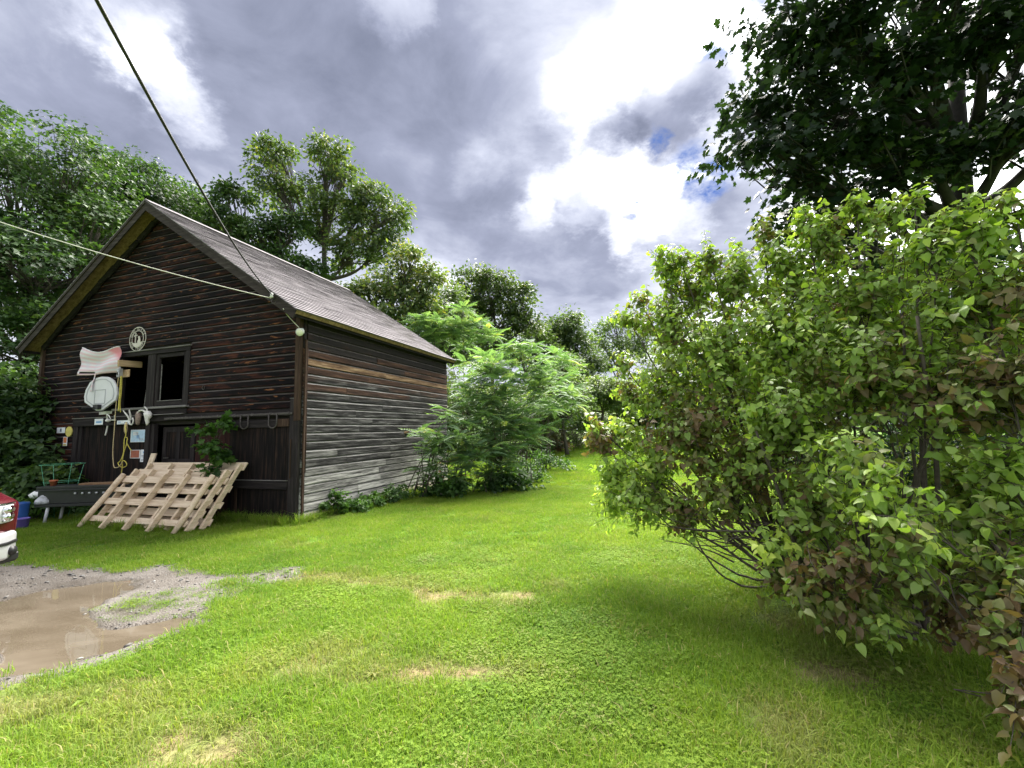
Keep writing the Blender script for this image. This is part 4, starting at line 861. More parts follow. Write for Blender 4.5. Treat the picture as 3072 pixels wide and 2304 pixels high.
ML_weed = leafmat('weed_leaves', [(0, (0.022, 0.054, 0.013)), (.5, (0.054, 0.124, 0.023)), (1, (0.108, 0.205, 0.038))], .4)

def leafcloud(pos, nrm, dirs, tmpl, size, var):
    X, Y, Z = frames(dirs, nrm); V, F = scatter(tmpl[0], tmpl[1], pos, X, Y, Z, size); return V, F, np.repeat(var, len(tmpl[0]))
def rdir(n): return unit(rng.normal(0, 1, (n, 3)))
UP = np.array([0, 0, 1.0])
def tree(name, label, cat, base, blobs, nclump, nleaf, tmpl, lsize, lmat, trunk_r, clump_r, group=None, flat=.55, shell=(.5, 1.0), tseg=None, trunk_top=None, bark=None, varbias=0.0, twigs=True, twig_r=.03, nparts=0):
    base = np.array(base, float); th_ = empty(name, label, cat, tuple(base), 0, group); bark = bark or M_bark
    cs = [np.array(c, float) for c, r in blobs]; rs = [np.array(r, float) for c, r in blobs]
    wgt = np.array([r[0] * r[2] + r[0] * r[1] for r in rs]); wgt /= wgt.sum()
    br = MB(); top = np.array(trunk_top if trunk_top is not None else np.mean(cs, 0), float)
    k = 9; tp = np.array([base + (top - base) * f + np.array([math.sin(f * 5 + base[0]) * .10, math.cos(f * 4 + base[1]) * .10, 0]) * trunk_r * 4 * f for f in np.linspace(0, 1, k)])
    br.tube(tp - base, np.linspace(trunk_r, trunk_r * .35, k) * np.array([1.35] + [1] * (k - 1)), 10)
    CL, CB = [], []
    for bi, (c, r) in enumerate(zip(cs, rs)):
        f = np.clip((c[2] - base[2] - r[2] * .6) / max(.5, top[2] - base[2]), .22, .85); st = base + (top - base) * f; j = min(k - 1, int(f * (k - 1))); st = tp[j]
        mid = (st + c) / 2 + np.array([0, 0, -.10 * np.linalg.norm(c - st)]) + rng.normal(0, .06, 3) * r
        lim = catmull([st, mid, c], 6); br.tube(lim - base, np.linspace(trunk_r * .5, trunk_r * .12, len(lim)), 6)
        n = max(2, int(round(nclump * wgt[bi]))); d = rdir(n); d[:, 2] = np.where(d[:, 2] < -.55, -d[:, 2] * .6, d[:, 2]); d = unit(d)
        p = c + d * r * rng.uniform(shell[0], shell[1], (n, 1)); CL.append(p); CB += [c] * n
        if twigs:
            for q in p:
                w = rng.uniform(.1, .7); s0 = lim[int((len(lim) - 1) * (.55 + .45 * w))]; m_ = (s0 + q) / 2 + rng.normal(0, .08, 3) * np.linalg.norm(q - s0); br.tube(np.array([s0, m_, q]) - base, [twig_r, twig_r * .7, twig_r * .25], 4, False)
    CL = np.vstack(CL); CB = np.array(CB); nc = len(CL)
    br.build('trunk', bark, th_, True)
    ci = np.repeat(np.arange(nc), nleaf); n = len(ci); cr = clump_r * rng.uniform(.6, 1.35, nc)
    off = rdir(n) * (rng.random((n, 1)) ** .42) * np.array([1, 1, flat]); off *= cr[ci][:, None]
    off[:, 2] -= .20 * (off[:, 0] ** 2 + off[:, 1] ** 2) / cr[ci]
    P = CL[ci] + off; outw = unit(CL[ci] - CB[ci] + off * .8)
    nrm = unit(UP * .9 + outw * .75 + rng.normal(0, .45, (n, 3))); dirs = unit(outw * np.array([1, 1, .3]) + rng.normal(0, .65, (n, 3)) + np.array([0, 0, -.45]))
    var = np.clip(.45 + varbias + rng.normal(0, .16, nc)[ci] + rng.normal(0, .16, n), 0, 1)
    sz = lsize * rng.uniform(.65, 1.25, n)
    if nparts:
        vv = P - O; zc = vv @ FW; ix = CX + FPX * (vv @ CR) / zc; iy = CY - FPX * (vv @ CU) / zc
        pk = np.argsort(-np.where((ix > 0) & (ix < 3072) & (iy > 0) & (iy < 700) & (zc > 1), sz / zc, 0))[:nparts]; keep_ = np.setdiff1d(np.arange(n), pk); Xp, Yp, Zp = frames(dirs[pk], nrm[pk])
        lms = [fastmesh('leaf', tmpl[0], tmpl[1], {'var': np.full(len(tmpl[0]), q)}) for q in np.linspace(.05, .95, 6)]
        for q in lms: q.materials.append(lmat)
        for i, k_ in enumerate(pk):
            o = link('leaf', lms[int(np.clip(var[k_] * 5.99, 0, 5))], th_); o.matrix_local = Matrix([[Xp[i][a] * sz[k_], Yp[i][a] * sz[k_], Zp[i][a] * sz[k_], (P[k_] - base)[a]] for a in range(3)] + [[0, 0, 0, 1]])
        P, nrm, dirs, var, sz = P[keep_], nrm[keep_], dirs[keep_], var[keep_], sz[keep_]
    V, F, va = leafcloud(P - base, nrm, dirs, tmpl, sz, var)
    o = link('crown', fastmesh('crown', V, F, {'var': va}), th_, lmat); o['kind'] = 'stuff'
    return th_
def PB(px, py, dep, rpx, ry=None, rd=None):             # blob from photo pixel, distance and radius in pixels
    k = dep / FPX; r = rpx * k; return (at(px, py, dep), (r, (rd or rpx) * k, (ry or rpx) * k))
def GB(px, dep): p = at(px, 1300, dep); return (p[0], p[1], 0.0)

# maples at the left, behind and beside the barn
tree('maple_tree', 'big leafy maple at the left edge, tallest crown beside the barn', 'tree', GB(60, 17), [PB(20, 560, 16.5, 190, 160), PB(200, 520, 17.5, 170, 120), PB(-120, 760, 15, 220), PB(120, 800, 15.5, 200, 130), PB(300, 700, 17.5, 150, 130), PB(60, 1040, 14.5, 170, 120), PB(-60, 420, 18, 120, 130), PB(-20, 940, 15, 120, 100), PB(60, 900, 17, 90, 80), PB(200, 960, 15.5, 110, 70), PB(110, 1180, 14.5, 110, 80), PB(-80, 1180, 14, 160, 110), PB(290, 870, 17, 110, 70)], 420, 86, T_LOBE, .16, ML_maple, .38, .85, 'maples left of the barn', .45)
tree('maple_tree', 'maple with rounded crown rising behind the barn gable', 'tree', GB(420, 22), [PB(400, 560, 22, 110, 90), PB(470, 640, 22, 110, 110), PB(330, 620, 21, 110, 110), PB(520, 740, 22, 90, 80), PB(420, 720, 22, 120, 90), PB(270, 800, 21, 120, 80), PB(380, 830, 21, 100, 60)], 240, 80, T_LOBE, .175, ML_maple, .32, .92, 'maples left of the barn', .45, varbias=-.05)
tree('maple_tree', 'small maple top showing just right of the barn peak', 'tree', GB(570, 25), [PB(565, 600, 25, 50, 45), PB(590, 680, 25, 70, 60), PB(540, 700, 25, 60, 60), PB(640, 730, 25, 60, 50)], 110, 70, T_LOBE, .19, ML_maple, .22, .9, 'maples left of the barn', .45)
# tall trees behind the barn roof
tree('tall_tree', 'tall open-crowned tree with split top behind the barn roof', 'tree', GB(985, 26), [PB(795, 475, 26, 42, 72), PB(845, 480, 26, 36, 62), PB(830, 580, 26, 75, 60), PB(985, 455, 26, 52, 52), PB(1025, 525, 26, 52, 72), PB(935, 570, 26, 36, 40), PB(1000, 640, 26, 70, 60), PB(1110, 600, 26, 65, 70), PB(1175, 650, 26, 55, 65), PB(1150, 740, 26, 65, 55), PB(1060, 760, 25.5, 80, 60), PB(930, 690, 26, 45, 50), PB(1080, 680, 26, 60, 50)], 300, 40, T_DIAM, .26, ML_olive, .26, .72, 'trees behind the barn', .6, trunk_top=at(975, 520, 26))
tree('tall_tree', 'leafy tree leaning over the barn ridge, left of the open-crowned one', 'tree', GB(800, 24), [PB(700, 600, 24, 55, 60), PB(680, 690, 24, 75, 60), PB(780, 700, 24, 75, 60), PB(860, 680, 24, 55, 60), PB(740, 780, 24, 80, 55), PB(850, 790, 24, 70, 55), PB(920, 820, 23.5, 60, 45)], 200, 42, T_DIAM, .25, ML_maple, .22, .75, 'trees behind the barn', .55, varbias=.05)
tree('tall_tree', 'low yellow-green tree with thin leaves at the end of the barn ridge', 'tree', GB(1190, 21), [PB(1230, 790, 21, 60, 50), PB(1280, 840, 21, 50, 50), PB(1160, 850, 21, 70, 50), PB(1230, 900, 21, 80, 60), PB(1300, 940, 21, 60, 50), PB(1100, 880, 21, 55, 40), PB(1050, 890, 20.5, 55, 35), PB(1180, 950, 20, 70, 40), PB(1090, 930, 20, 55, 30)], 200, 42, T_DIAM, .21, ML_olive, .16, .62, 'trees behind the barn', .55, varbias=.15)
# trees along the back of the lawn
tree('broadleaf_tree', 'broad dark tree with peaked crown in the middle distance', 'tree', GB(1470, 38), [PB(1420, 850, 38, 55, 60), PB(1480, 870, 38, 70, 60), PB(1550, 900, 38, 65, 50), PB(1400, 930, 38, 70, 50), PB(1500, 960, 38, 90, 60), PB(1590, 970, 38, 45, 50), PB(1440, 1050, 38, 120, 70)], 230, 56, T_DIAM, .34, ML_olive, .24, 1.1, 'trees at the end of the lawn', .55)
tree('broadleaf_tree', 'dark rounded tree at the far end of the lawn', 'tree', GB(1690, 46), [PB(1700, 970, 46, 50, 40), PB(1660, 1010, 46, 50, 45), PB(1730, 1030, 46, 55, 50), PB(1690, 1090, 46, 70, 60), PB(1640, 1120, 46, 60, 70)], 170, 60, T_DIAM, .38, ML_bg, .22, 1.2, 'trees at the end of the lawn', .55, varbias=-.08)
tree('broadleaf_tree', 'thin grey-green tree with sky showing through, far right of the lawn end', 'tree', GB(1840, 50), [PB(1850, 980, 50, 55, 40), PB(1800, 1030, 50, 40, 35), PB(1880, 1050, 50, 60, 40), PB(1830, 1090, 50, 45, 35), PB(1930, 1010, 50, 50, 50)], 120, 44, T_DIAM, .33, ML_pale, .2, 1.1, 'trees at the end of the lawn', .6)
tree('broadleaf_tree', 'bushy dark tree low at the lawn end, between the sumac and the lilac', 'tree', GB(1660, 34), [PB(1650, 1180, 34, 80, 60), PB(1720, 1220, 34, 60, 50), PB(1600, 1210, 34, 70, 60), PB(1780, 1250, 36, 60, 45), PB(1690, 1120, 36, 50, 60)], 170, 60, T_DIAM, .26, ML_bg, .18, .9, 'trees at the end of the lawn', .55, varbias=-.05)
tree('broadleaf_tree', 'light green dome-shaped small tree at the lawn end', 'tree', GB(1790, 31), [PB(1790, 1170, 31, 75, 40), PB(1850, 1190, 31, 60, 45), PB(1740, 1200, 31, 50, 35), PB(1880, 1230, 31, 60, 50)], 130, 56, T_DIAM, .24, ML_bg, .16, .75, 'trees at the end of the lawn', .45, varbias=.22)
tree('broadleaf_tree', 'pale grey-green bushy tree just right of the sumac clump', 'tree', GB(1700, 27), [PB(1690, 1110, 27, 55, 50), PB(1650, 1170, 27, 55, 60), PB(1730, 1180, 27, 50, 55), PB(1690, 1240, 27, 70, 50), PB(1620, 1250, 26, 50, 50)], 120, 56, T_DIAM, .20, ML_pale, .12, .6, 'trees at the end of the lawn', .55)
tree('broadleaf_tree', 'mid-green tree filling the gap left of the peaked crown', 'tree', GB(1330, 33), [PB(1330, 900, 33, 60, 50), PB(1290, 960, 33, 70, 60), PB(1370, 980, 33, 70, 60), PB(1330, 1050, 33, 90, 60)], 150, 56, T_DIAM, .28, ML_bg, .2, .9, 'trees at the end of the lawn', .55)
tree('broadleaf_tree', 'mid-green tree right of the peaked crown, over the lawn end', 'tree', GB(1610, 42), [PB(1610, 1010, 42, 50, 40), PB(1580, 1070, 42, 60, 50), PB(1650, 1080, 42, 55, 50), PB(1760, 1100, 44, 55, 50), PB(1740, 1150, 42, 50, 50)], 150, 56, T_DIAM, .32, ML_bg, .2, 1.0, 'trees at the end of the lawn', .55, varbias=-.1)
for (px, dep, h, lab) in ((2150, 42, 12, 'dark tree far behind the lilac'), (2500, 36, 11, 'dark tree behind the lilac, left of the maple trunk'), (2900, 30, 10, 'dark tree beyond the lilac at the right edge'), (1990, 55, 13, 'dark tree farthest behind the lilac'), (3300, 24, 9, 'dark tree just outside the right edge'), (1300, 55, 15, 'dark tree far behind the sumacs')):
    g = np.array(GB(px, dep)); w_ = h * .36
    tree('broadleaf_tree', lab, 'tree', g, [(g + np.array([0, 0, h * .62]), (w_, w_, h * .36)), (g + np.array([w_ * .6, 0, h * .38]), (w_, w_, h * .28)), (g + np.array([-w_ * .7, 0, h * .36]), (w_, w_, h * .30))], 130, 56, T_DIAM, .42, ML_bg, .3, 1.3, 'dark trees beyond the lilac', .55, varbias=.18)

# big maple at the right, leaves close enough to read
mt_base = np.array([7.9, 7.6, 0.0])
MPB = [PB(2330, 130, 6.6, 130, 110), PB(2250, 330, 6.8, 80, 60), PB(2300, 440, 6.6, 120, 80), PB(2420, 300, 6.6, 150, 120), PB(2500, 90, 6.2, 170, 120), PB(2560, 430, 6.6, 170, 120), PB(2400, 540, 6.8, 110, 70), PB(2700, 200, 6.4, 200, 160), PB(2800, 480, 6.8, 150, 110), PB(2950, 120, 6.2, 180, 170), PB(3060, 380, 6.4, 150, 150), PB(2620, 600, 7.0, 120, 60), PB(2470, 640, 7.2, 90, 50), PB(2330, 680, 7.4, 60, 40), PB(2450, -150, 6.2, 180, 130), PB(2750, -130, 6.0, 230, 150), PB(3150, -60, 6.2, 230, 200), PB(3230, 330, 6.6, 200, 220), PB(2560, 740, 7.6, 100, 60), PB(2800, 760, 7.8, 120, 70)]
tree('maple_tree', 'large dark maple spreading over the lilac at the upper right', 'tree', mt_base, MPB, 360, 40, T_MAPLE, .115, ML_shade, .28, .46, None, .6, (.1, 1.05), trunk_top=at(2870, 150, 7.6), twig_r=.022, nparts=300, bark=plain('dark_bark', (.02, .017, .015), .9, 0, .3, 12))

# ---- lilac thicket
LIL = [(1880, 1300, 5.2, 70), (1840, 1425, 5.0, 70), (1990, 1170, 5.2, 120), (1990, 960, 5.3, 110), (2070, 860, 5.2, 85), (2010, 800, 5.2, 50), (2200, 850, 5.0, 130), (2150, 1060, 4.8, 170), (2080, 1300, 4.6, 150), (1930, 1490, 4.6, 90), (2380, 790, 4.6, 130), (2360, 1010, 4.4, 190), (2340, 1260, 4.1, 190), (2180, 1470, 4.2, 110), (2420, 1500, 3.7, 120), (2320, 1640, 3.5, 60),
       (2480, 700, 4.3, 80), (2610, 660, 4.2, 60), (2620, 880, 4.0, 170), (2600, 1130, 3.7, 190), (2560, 1380, 3.1, 120), (2650, 1500, 2.8, 110), (2700, 1620, 2.7, 80), (2500, 1700, 3.0, 90), (2430, 1790, 3.1, 50), (2620, 1800, 3.0, 60),
       (2820, 720, 3.4, 110), (2960, 680, 3.2, 90), (2900, 920, 3.3, 170), (3060, 860, 3.0, 130), (2850, 1200, 3.2, 170), (3010, 1150, 2.9, 150), (3040, 1420, 2.8, 120), (2930, 1560, 2.8, 80), (3020, 1700, 2.5, 80), (3050, 1850, 2.3, 70), (3070, 2010, 2.1, 50), (3070, 2140, 2.05, 28), (3200, 1100, 3.0, 200), (3200, 1600, 2.6, 160), (3010, 1800, 2.45, 85), (3030, 1930, 2.3, 70), (2950, 1720, 2.65, 70), (3050, 2060, 2.15, 50), (2350, 1740, 3.4, 60), (2520, 1810, 3.0, 70), (2740, 1740, 2.95, 90), (2860, 1840, 2.8, 60), (2650, 1880, 2.8, 45), (2780, 1600, 3.3, 120), (2450, 1620, 3.9, 110), (1850, 1510, 5.0, 60), (1975, 770, 5.2, 25), (2040, 770, 5.1, 28), (2130, 760, 5.0, 30), (2290, 700, 4.7, 40), (2420, 650, 4.4, 32), (2570, 610, 4.2, 25), (2690, 650, 3.8, 40), (2750, 600, 3.6, 25), (2880, 640, 3.3, 30), (3040, 620, 3.1, 40), (1890, 1180, 5.2, 45), (1870, 1090, 5.3, 30), (1880, 950, 5.3, 35), (1920, 900, 5.3, 30), (2720, 1680, 4.6, 150), (2900, 1650, 4.3, 170), (2560, 1600, 4.8, 130), (2900, 1450, 4.2, 200), (3060, 1500, 3.8, 200), (1960, 1400, 4.9, 100), (2040, 1530, 4.5, 70), (1800, 1330, 5.1, 45), (1790, 1275, 5.2, 35), (2250, 1400, 4.4, 130), (2250, 1150, 5.6, 200), (2500, 1000, 5.2, 230), (2800, 1000, 4.4, 240)]
lb = np.array([3.35, 4.35, 0]); lil = empty('lilac_bush', 'tall spreading lilac with heart-shaped green and browning leaves at the right', 'bush', tuple(lb))
br = MB(); LP, LN, LD, LV, LSZ = [], [], [], [], []
stems = [lb + np.array([rng.normal(0, .35), rng.normal(0, .45), 0]) for _ in range(9)] + [np.array(q) for q in ((3.7, 2.9, 0), (3.4, 2.5, 0))]
for bi, (px, py, dep, rp) in enumerate(LIL):
    c = at(px, py, dep); r = rp * dep / FPX; st = stems[int(np.argmin([np.linalg.norm((s - c)[:2]) + rng.uniform(0, .25) for s in stems]))]
    mid = st * .5 + c * .5 + np.array([0, 0, .10 if c[2] > 1.2 else -.05]) + rng.normal(0, .12, 3); lim = catmull([st, mid, c], 8)
    if rp < 50: mid = st * .3 + c * .7; lim = catmull([st, mid + np.array([0, 0, -.05]), c], 8)
    lim[1:-1] += rng.normal(0, .008, lim[1:-1].shape); br.tube(lim - lb, np.linspace(.015, .005, len(lim)) * min(1, (np.linalg.norm(lim[len(lim) // 2] - O) / 5) ** 1.5), 6)
    dead = (rng.random() < .32 and 950 < py) or (px > 2940 and py > 1690); bias = rng.normal(0, .10) - (.30 if dead else 0) + (.22 if (2500 < px < 2720 and 1350 < py < 1650) else 0) + (.12 if px < 2060 and py > 1200 and not dead else 0)
    nt_ = int(4 + 115 * (r / .5) ** 2); ob = unit((c - np.array([3.1, 4.9, 1.3])) * np.array([1, 1, .8]))
    for _ in range(nt_):
        d = rdir(1)[0]; p = c + d * r * rng.uniform(.15, 1.0); tw = unit(ob * .55 + UP * .38 + d * .45 + rng.normal(0, .42, 3)); ln = rng.uniform(.16, .40) * (1.25 if rng.random() < .15 else 1); s0 = p - tw * ln * .5
        if s0[2] < .12: continue
        bow = np.array([0, 0, -.10 * ln]); pts_ = [s0, s0 + tw * ln * .33 + rng.normal(0, .01, 3), s0 + tw * ln * .68 + rng.normal(0, .012, 3) + bow * .4, s0 + tw * ln + bow]
        q0 = lim[rng.integers(len(lim) // 2, len(lim))]
        if np.linalg.norm(q0 - s0) < .45 and rng.random() < .6: br.tube(np.array([q0, (q0 + s0) / 2 + rng.normal(0, .03, 3), s0]) - lb, [.005, .004, .0035], 3, False)
        br.tube(np.array(pts_) - lb, [.0036, .003, .0025, .0015], 3, False); pts_ = np.array(pts_)
        k = int(3 + ln * 11); side = unit(np.cross(tw, rdir(1)[0])); tv = bias + rng.normal(0, .12)
        for q in range(k):
            f = (q + .7) / k * 3; i0 = min(2, int(f)); node = pts_[i0] + (pts_[i0 + 1] - pts_[i0]) * (f - i0); sd = side if q % 2 == 0 else np.cross(tw, side)
            for sgn in (-1, 1):
                if rng.random() < .12: continue
                ld = unit(sd * sgn + tw * .35 + np.array([0, 0, -.75]) + rng.normal(0, .30, 3)); nm = unit(UP * .7 + d * .6 + rng.normal(0, .40, 3))
                LP.append(node + ld * .014); LN.append(nm); LD.append(ld); LV.append(np.clip(.46 + tv + .22 * (q / k) ** 2 + rng.normal(0, .14), 0, 1)); LSZ.append(rng.uniform(.040, .088) * (1 - .25 * (q / k) ** 3))
for k in range(26):                                      # fine bare twigs low down on the left
    a = at(rng.uniform(2150, 2420), rng.uniform(1560, 1700), rng.uniform(3.6, 4.4)); e = at(rng.uniform(1850, 2250), rng.uniform(1500, 1640), rng.uniform(4.2, 5.0)); br.tube(catmull([a, (a + e) / 2 + rng.normal(0, .06, 3), e], 5) - lb, np.linspace(.009, .002, 11), 4, False)
for s_ in stems[:9]:
    e = s_ + np.array([rng.normal(0, .5), rng.normal(0, .5), rng.uniform(1.6, 2.6)]); br.tube(catmull([s_, (s_ + e) / 2 + rng.normal(0, .1, 3), e], 6) - lb, np.linspace(.024, .010, 13), 7)
br.build('branches', M_twig, lil, True)
LP, LN, LD, LV, LSZ = map(np.array, (LP, LN, LD, LV, LSZ)); keep = LP[:, 2] > .06; LP, LN, LD, LV, LSZ = LP[keep], LN[keep], LD[keep], LV[keep], LSZ[keep]
dist = np.linalg.norm(LP - O, axis=1); v_ = (LP - O) / dist[:, None]; zc = v_ @ FW; ix = CX + FPX * (v_ @ CR) / zc; inside = (ix < 3060) & (ix > 0); score = np.where(inside, LSZ / dist, 0); pick = np.argsort(-score)[:300]; rest = np.setdiff1d(np.arange(len(LP)), pick)
V, F, va = leafcloud(LP[rest] - lb, LN[rest], LD[rest], T_HEART, LSZ[rest], LV[rest])
o = link('foliage', fastmesh('foliage', V, F, {'var': va}, True), lil, ML_lilac); o['kind'] = 'stuff'
leaf_me = [fastmesh('leaf', T_HEART[0], T_HEART[1], {'var': np.full(9, q)}, True) for q in np.linspace(.05, 1, 10)]
for q in leaf_me: q.materials.append(ML_lilac)
X, Y, Z = frames(LD[pick], LN[pick])
for i, k in enumerate(pick):
    o = link('leaf', leaf_me[int(np.clip(LV[k] * 9.99, 0, 9))], lil); s = LSZ[k]
    o.matrix_local = Matrix([[X[i][a] * s, Y[i][a] * s, Z[i][a] * s, (LP[k] - lb)[a]] for a in range(3)] + [[0, 0, 0, 1]])

def bblob(px, py, dep, r, ry): return PB(px, py, dep, r, ry)
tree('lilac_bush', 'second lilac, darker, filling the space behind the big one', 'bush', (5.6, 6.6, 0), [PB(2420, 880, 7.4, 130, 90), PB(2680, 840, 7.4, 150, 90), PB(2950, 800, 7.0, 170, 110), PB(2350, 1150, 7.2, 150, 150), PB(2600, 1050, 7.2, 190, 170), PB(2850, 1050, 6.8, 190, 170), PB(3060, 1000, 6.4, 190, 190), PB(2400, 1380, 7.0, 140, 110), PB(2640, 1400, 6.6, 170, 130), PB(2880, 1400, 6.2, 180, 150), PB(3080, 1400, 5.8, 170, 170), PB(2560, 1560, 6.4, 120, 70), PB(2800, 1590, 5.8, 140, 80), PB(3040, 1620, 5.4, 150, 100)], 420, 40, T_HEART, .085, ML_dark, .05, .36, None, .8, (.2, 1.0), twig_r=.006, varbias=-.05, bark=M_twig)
# ---- staghorn sumacs by the far corner of the barn
def frond_mesh(var, npair, droop, seed):
    r_ = np.random.default_rng(seed); V, F, A = [], [], []
    cur = lambda y: np.array([0, y * (1 - .12 * droop * y), -droop * y * y])
    ys = np.linspace(0, 1, 7)
    for y in ys: c = cur(y); V += [c + (-.006, 0, 0), c + (.006, 0, 0)]; A += [var] * 2
    for i in range(6): F += [(2 * i, 2 * i + 1, 2 * i + 3), (2 * i, 2 * i + 3, 2 * i + 2)]
    for k in range(npair):
        y = .16 + .80 * k / (npair - 1); c = cur(y); ln = .27 * (1 - .55 * abs(y - .45)) * r_.uniform(.85, 1.1)
        for sg_ in (-1, 1):
            d = unit(np.array([sg_ * .9, .42, -.28 - .2 * r_.random()])); w = np.array([-d[1] * sg_, abs(d[0]), .15]) * .045; n0 = len(V); v2 = var + r_.normal(0, .07)
            V += [c, c + d * ln * .45 + w + (0, 0, .02), c + d * ln, c + d * ln * .45 - w + (0, 0, .02)]; A += [v2] * 4; F += [(n0, n0 + 1, n0 + 2), (n0, n0 + 2, n0 + 3)]
    c = cur(1.0); n0 = len(V); V += [c, c + (.04, .09, -.03), c + (0, .24, -.12), c + (-.04, .09, -.03)]; A += [var] * 4; F += [(n0, n0 + 1, n0 + 2), (n0, n0 + 2, n0 + 3)]
    me = fastmesh('frond', np.array(V), np.array(F), {'var': np.clip(A, 0, 1 if var >= 1 else .95)}); me.materials.append(ML_sumac); return me
FR = [frond_mesh(v_, npr, dr, i) for i, (v_, npr, dr) in enumerate([(.25, 9, .35), (.40, 10, .45), (.5, 9, .30), (.6, 10, .40), (.7, 8, .5), (.85, 9, .38), (.93, 9, .42), (1.0, 8, .4)])]
FR_P = np.array([.14, .24, .22, .2, .12, .06, .018, .002]); FR_P /= FR_P.sum()
def sumac(label, base, tips, fl=(.38, .58), nf=(7, 10), group='sumacs beside the barn', stem_r=.016):
    base = np.array(base, float); th_ = empty('sumac_tree', label, 'tree', tuple(base), 0, group); mb = MB()
    mains = []
    for ti, tpt in enumerate(tips):
        if ti < 5 or len(tips) < 6:
            b0 = base + np.array([rng.normal(0, .22), rng.normal(0, .22), 0]); m_ = b0 + (tpt - b0) * np.array([.35, .35, .55]) + rng.normal(0, .06, 3); pts = catmull([b0, m_, tpt], 6); mains.append(pts); mb.tube(pts - base, np.linspace(stem_r, .006, len(pts)), 5)
        else:
            allp = np.vstack([q[4:11] for q in mains]); cand = allp[allp[:, 2] < tpt[2] - .1]; cand = cand if len(cand) else allp; s0 = cand[np.argmin(np.linalg.norm(cand - tpt, axis=1))]; m_ = (s0 + tpt) / 2 + np.array([0, 0, -.06]); pts = catmull([s0, m_, tpt], 5); mb.tube(pts - base, np.linspace(.010, .005, len(pts)), 4)
        n = rng.integers(*nf); a0 = rng.uniform(0, 6)
        for k in range(n):
            a = a0 + k * 2.4; el = rng.uniform(-.25, .75); d = unit(np.array([math.cos(a) * math.cos(el), math.sin(a) * math.cos(el), math.sin(el) + .12])); nm = unit(UP + rng.normal(0, .15, 3)); x_ = unit(np.cross(d, nm)); z_ = np.cross(x_, d)
            s = rng.uniform(*fl); org = tpt - base - np.array([0, 0, .03 * (k % 5)]); o = link('frond', FR[rng.choice(len(FR), p=FR_P)], th_)
            o.matrix_local = Matrix([[x_[q] * s, d[q] * s, z_[q] * s, org[q]] for q in range(3)] + [[0, 0, 0, 1]])
    mb.build('stem', M_twig, th_, True); return th_
def tips_in(poly_px, n, d0, d1, zmin=.45):
    out_ = []; P = np.array(poly_px)
    while len(out_) < n:
        q = np.array([[rng.uniform(P[:, 0].min(), P[:, 0].max()), rng.uniform(P[:, 1].min(), P[:, 1].max())]])
        if inpoly(q, poly_px)[0]:
            w = at(q[0, 0], q[0, 1], rng.uniform(d0, d1))
            if w[2] > zmin and not (-W < BL(w)[0] < .45 and 0 < BL(w)[1] < L + .2): out_.append(w)
    return out_
sumac('leafy sumac sapling hugging the barn wall, lowest of the clump', (*BW(.75, 3.4, 0)[:2], 0), tips_in([(1255, 1400), (1280, 1300), (1340, 1240), (1400, 1300), (1390, 1440), (1290, 1440)], 18, 10.8, 12.0, .35), (.32, .48))
sumac('sumac with yellowish top standing highest in the clump by the barn', (-.75, 13.4, 0), tips_in([(1420, 1110), (1480, 1040), (1560, 1000), (1620, 1040), (1640, 1130), (1540, 1180)], 30, 12.6, 13.8))
sumac('sumac whose fronds cover the far end of the barn eave', (-1.9, 12.9, 0), tips_in([(1370, 1150), (1390, 1080), (1470, 1020), (1520, 1080), (1500, 1220), (1400, 1280)], 28, 11.8, 13.0))
sumac('sumac arching out over the lawn on the right of the clump', (.25, 14.2, 0), tips_in([(1600, 1080), (1680, 1100), (1720, 1170), (1660, 1260), (1590, 1240)], 22, 13.0, 14.4))
sumac('sumac with lime-green fronds low over the lawn edge', (.1, 13.2, 0), tips_in([(1560, 1200), (1650, 1230), (1630, 1320), (1540, 1330), (1500, 1260)], 18, 12.2, 13.4))
sumac('dense sumac filling the front of the clump near the ground', (-1.1, 12.2, 0), tips_in([(1390, 1240), (1500, 1230), (1560, 1310), (1550, 1420), (1420, 1440), (1370, 1360)], 30, 11.6, 12.8, .35), (.32, .48))
sumac('bushy sumac sapling at the foot of the clump, left of the lawn edge', (-1.6, 11.5, 0), tips_in([(1290, 1340), (1400, 1310), (1480, 1340), (1480, 1440), (1300, 1450)], 24, 11.0, 12.0, .25), (.34, .5), (6, 8))
sumac('low sumac sapling at the right foot of the clump', (-.4, 12.3, 0), tips_in([(1440, 1330), (1560, 1310), (1570, 1420), (1450, 1440)], 18, 11.8, 12.8, .25), (.34, .5), (6, 8))
sumac('slender sumac sapling rising against the barn side boards', (*BW(.8, 3.9, 0)[:2], 0), tips_in([(1260, 1300), (1330, 1200), (1380, 1230), (1390, 1340), (1290, 1400)], 16, 11.2, 12.4, .3), (.36, .52), (6, 9))
sumac('sumac in the middle of the clump with dark bare stems', (-.9, 12.9, 0), tips_in([(1420, 1180), (1520, 1130), (1590, 1190), (1560, 1290), (1440, 1300)], 22, 12.2, 13.2))
sumac('pale feathery sumac behind the clump, against the far trees', (-2.6, 19.5, 0), tips_in([(1280, 1030), (1300, 960), (1400, 915), (1470, 950), (1490, 1020), (1400, 1060)], 40, 18.5, 20.0), (.48, .7))
sumac('pale sumac at the end of the roof, left of the feathery one', (-4.1, 19.0, 0), tips_in([(1220, 1000), (1260, 930), (1330, 960), (1360, 1050), (1300, 1070)], 24, 18.0, 19.0), (.45, .68))
sumac('greyish sumac behind the arching one at the lawn edge', (1.3, 18.0, 0), tips_in([(1600, 1060), (1660, 1040), (1740, 1110), (1750, 1230), (1650, 1260)], 30, 16.5, 18.5), (.45, .68))

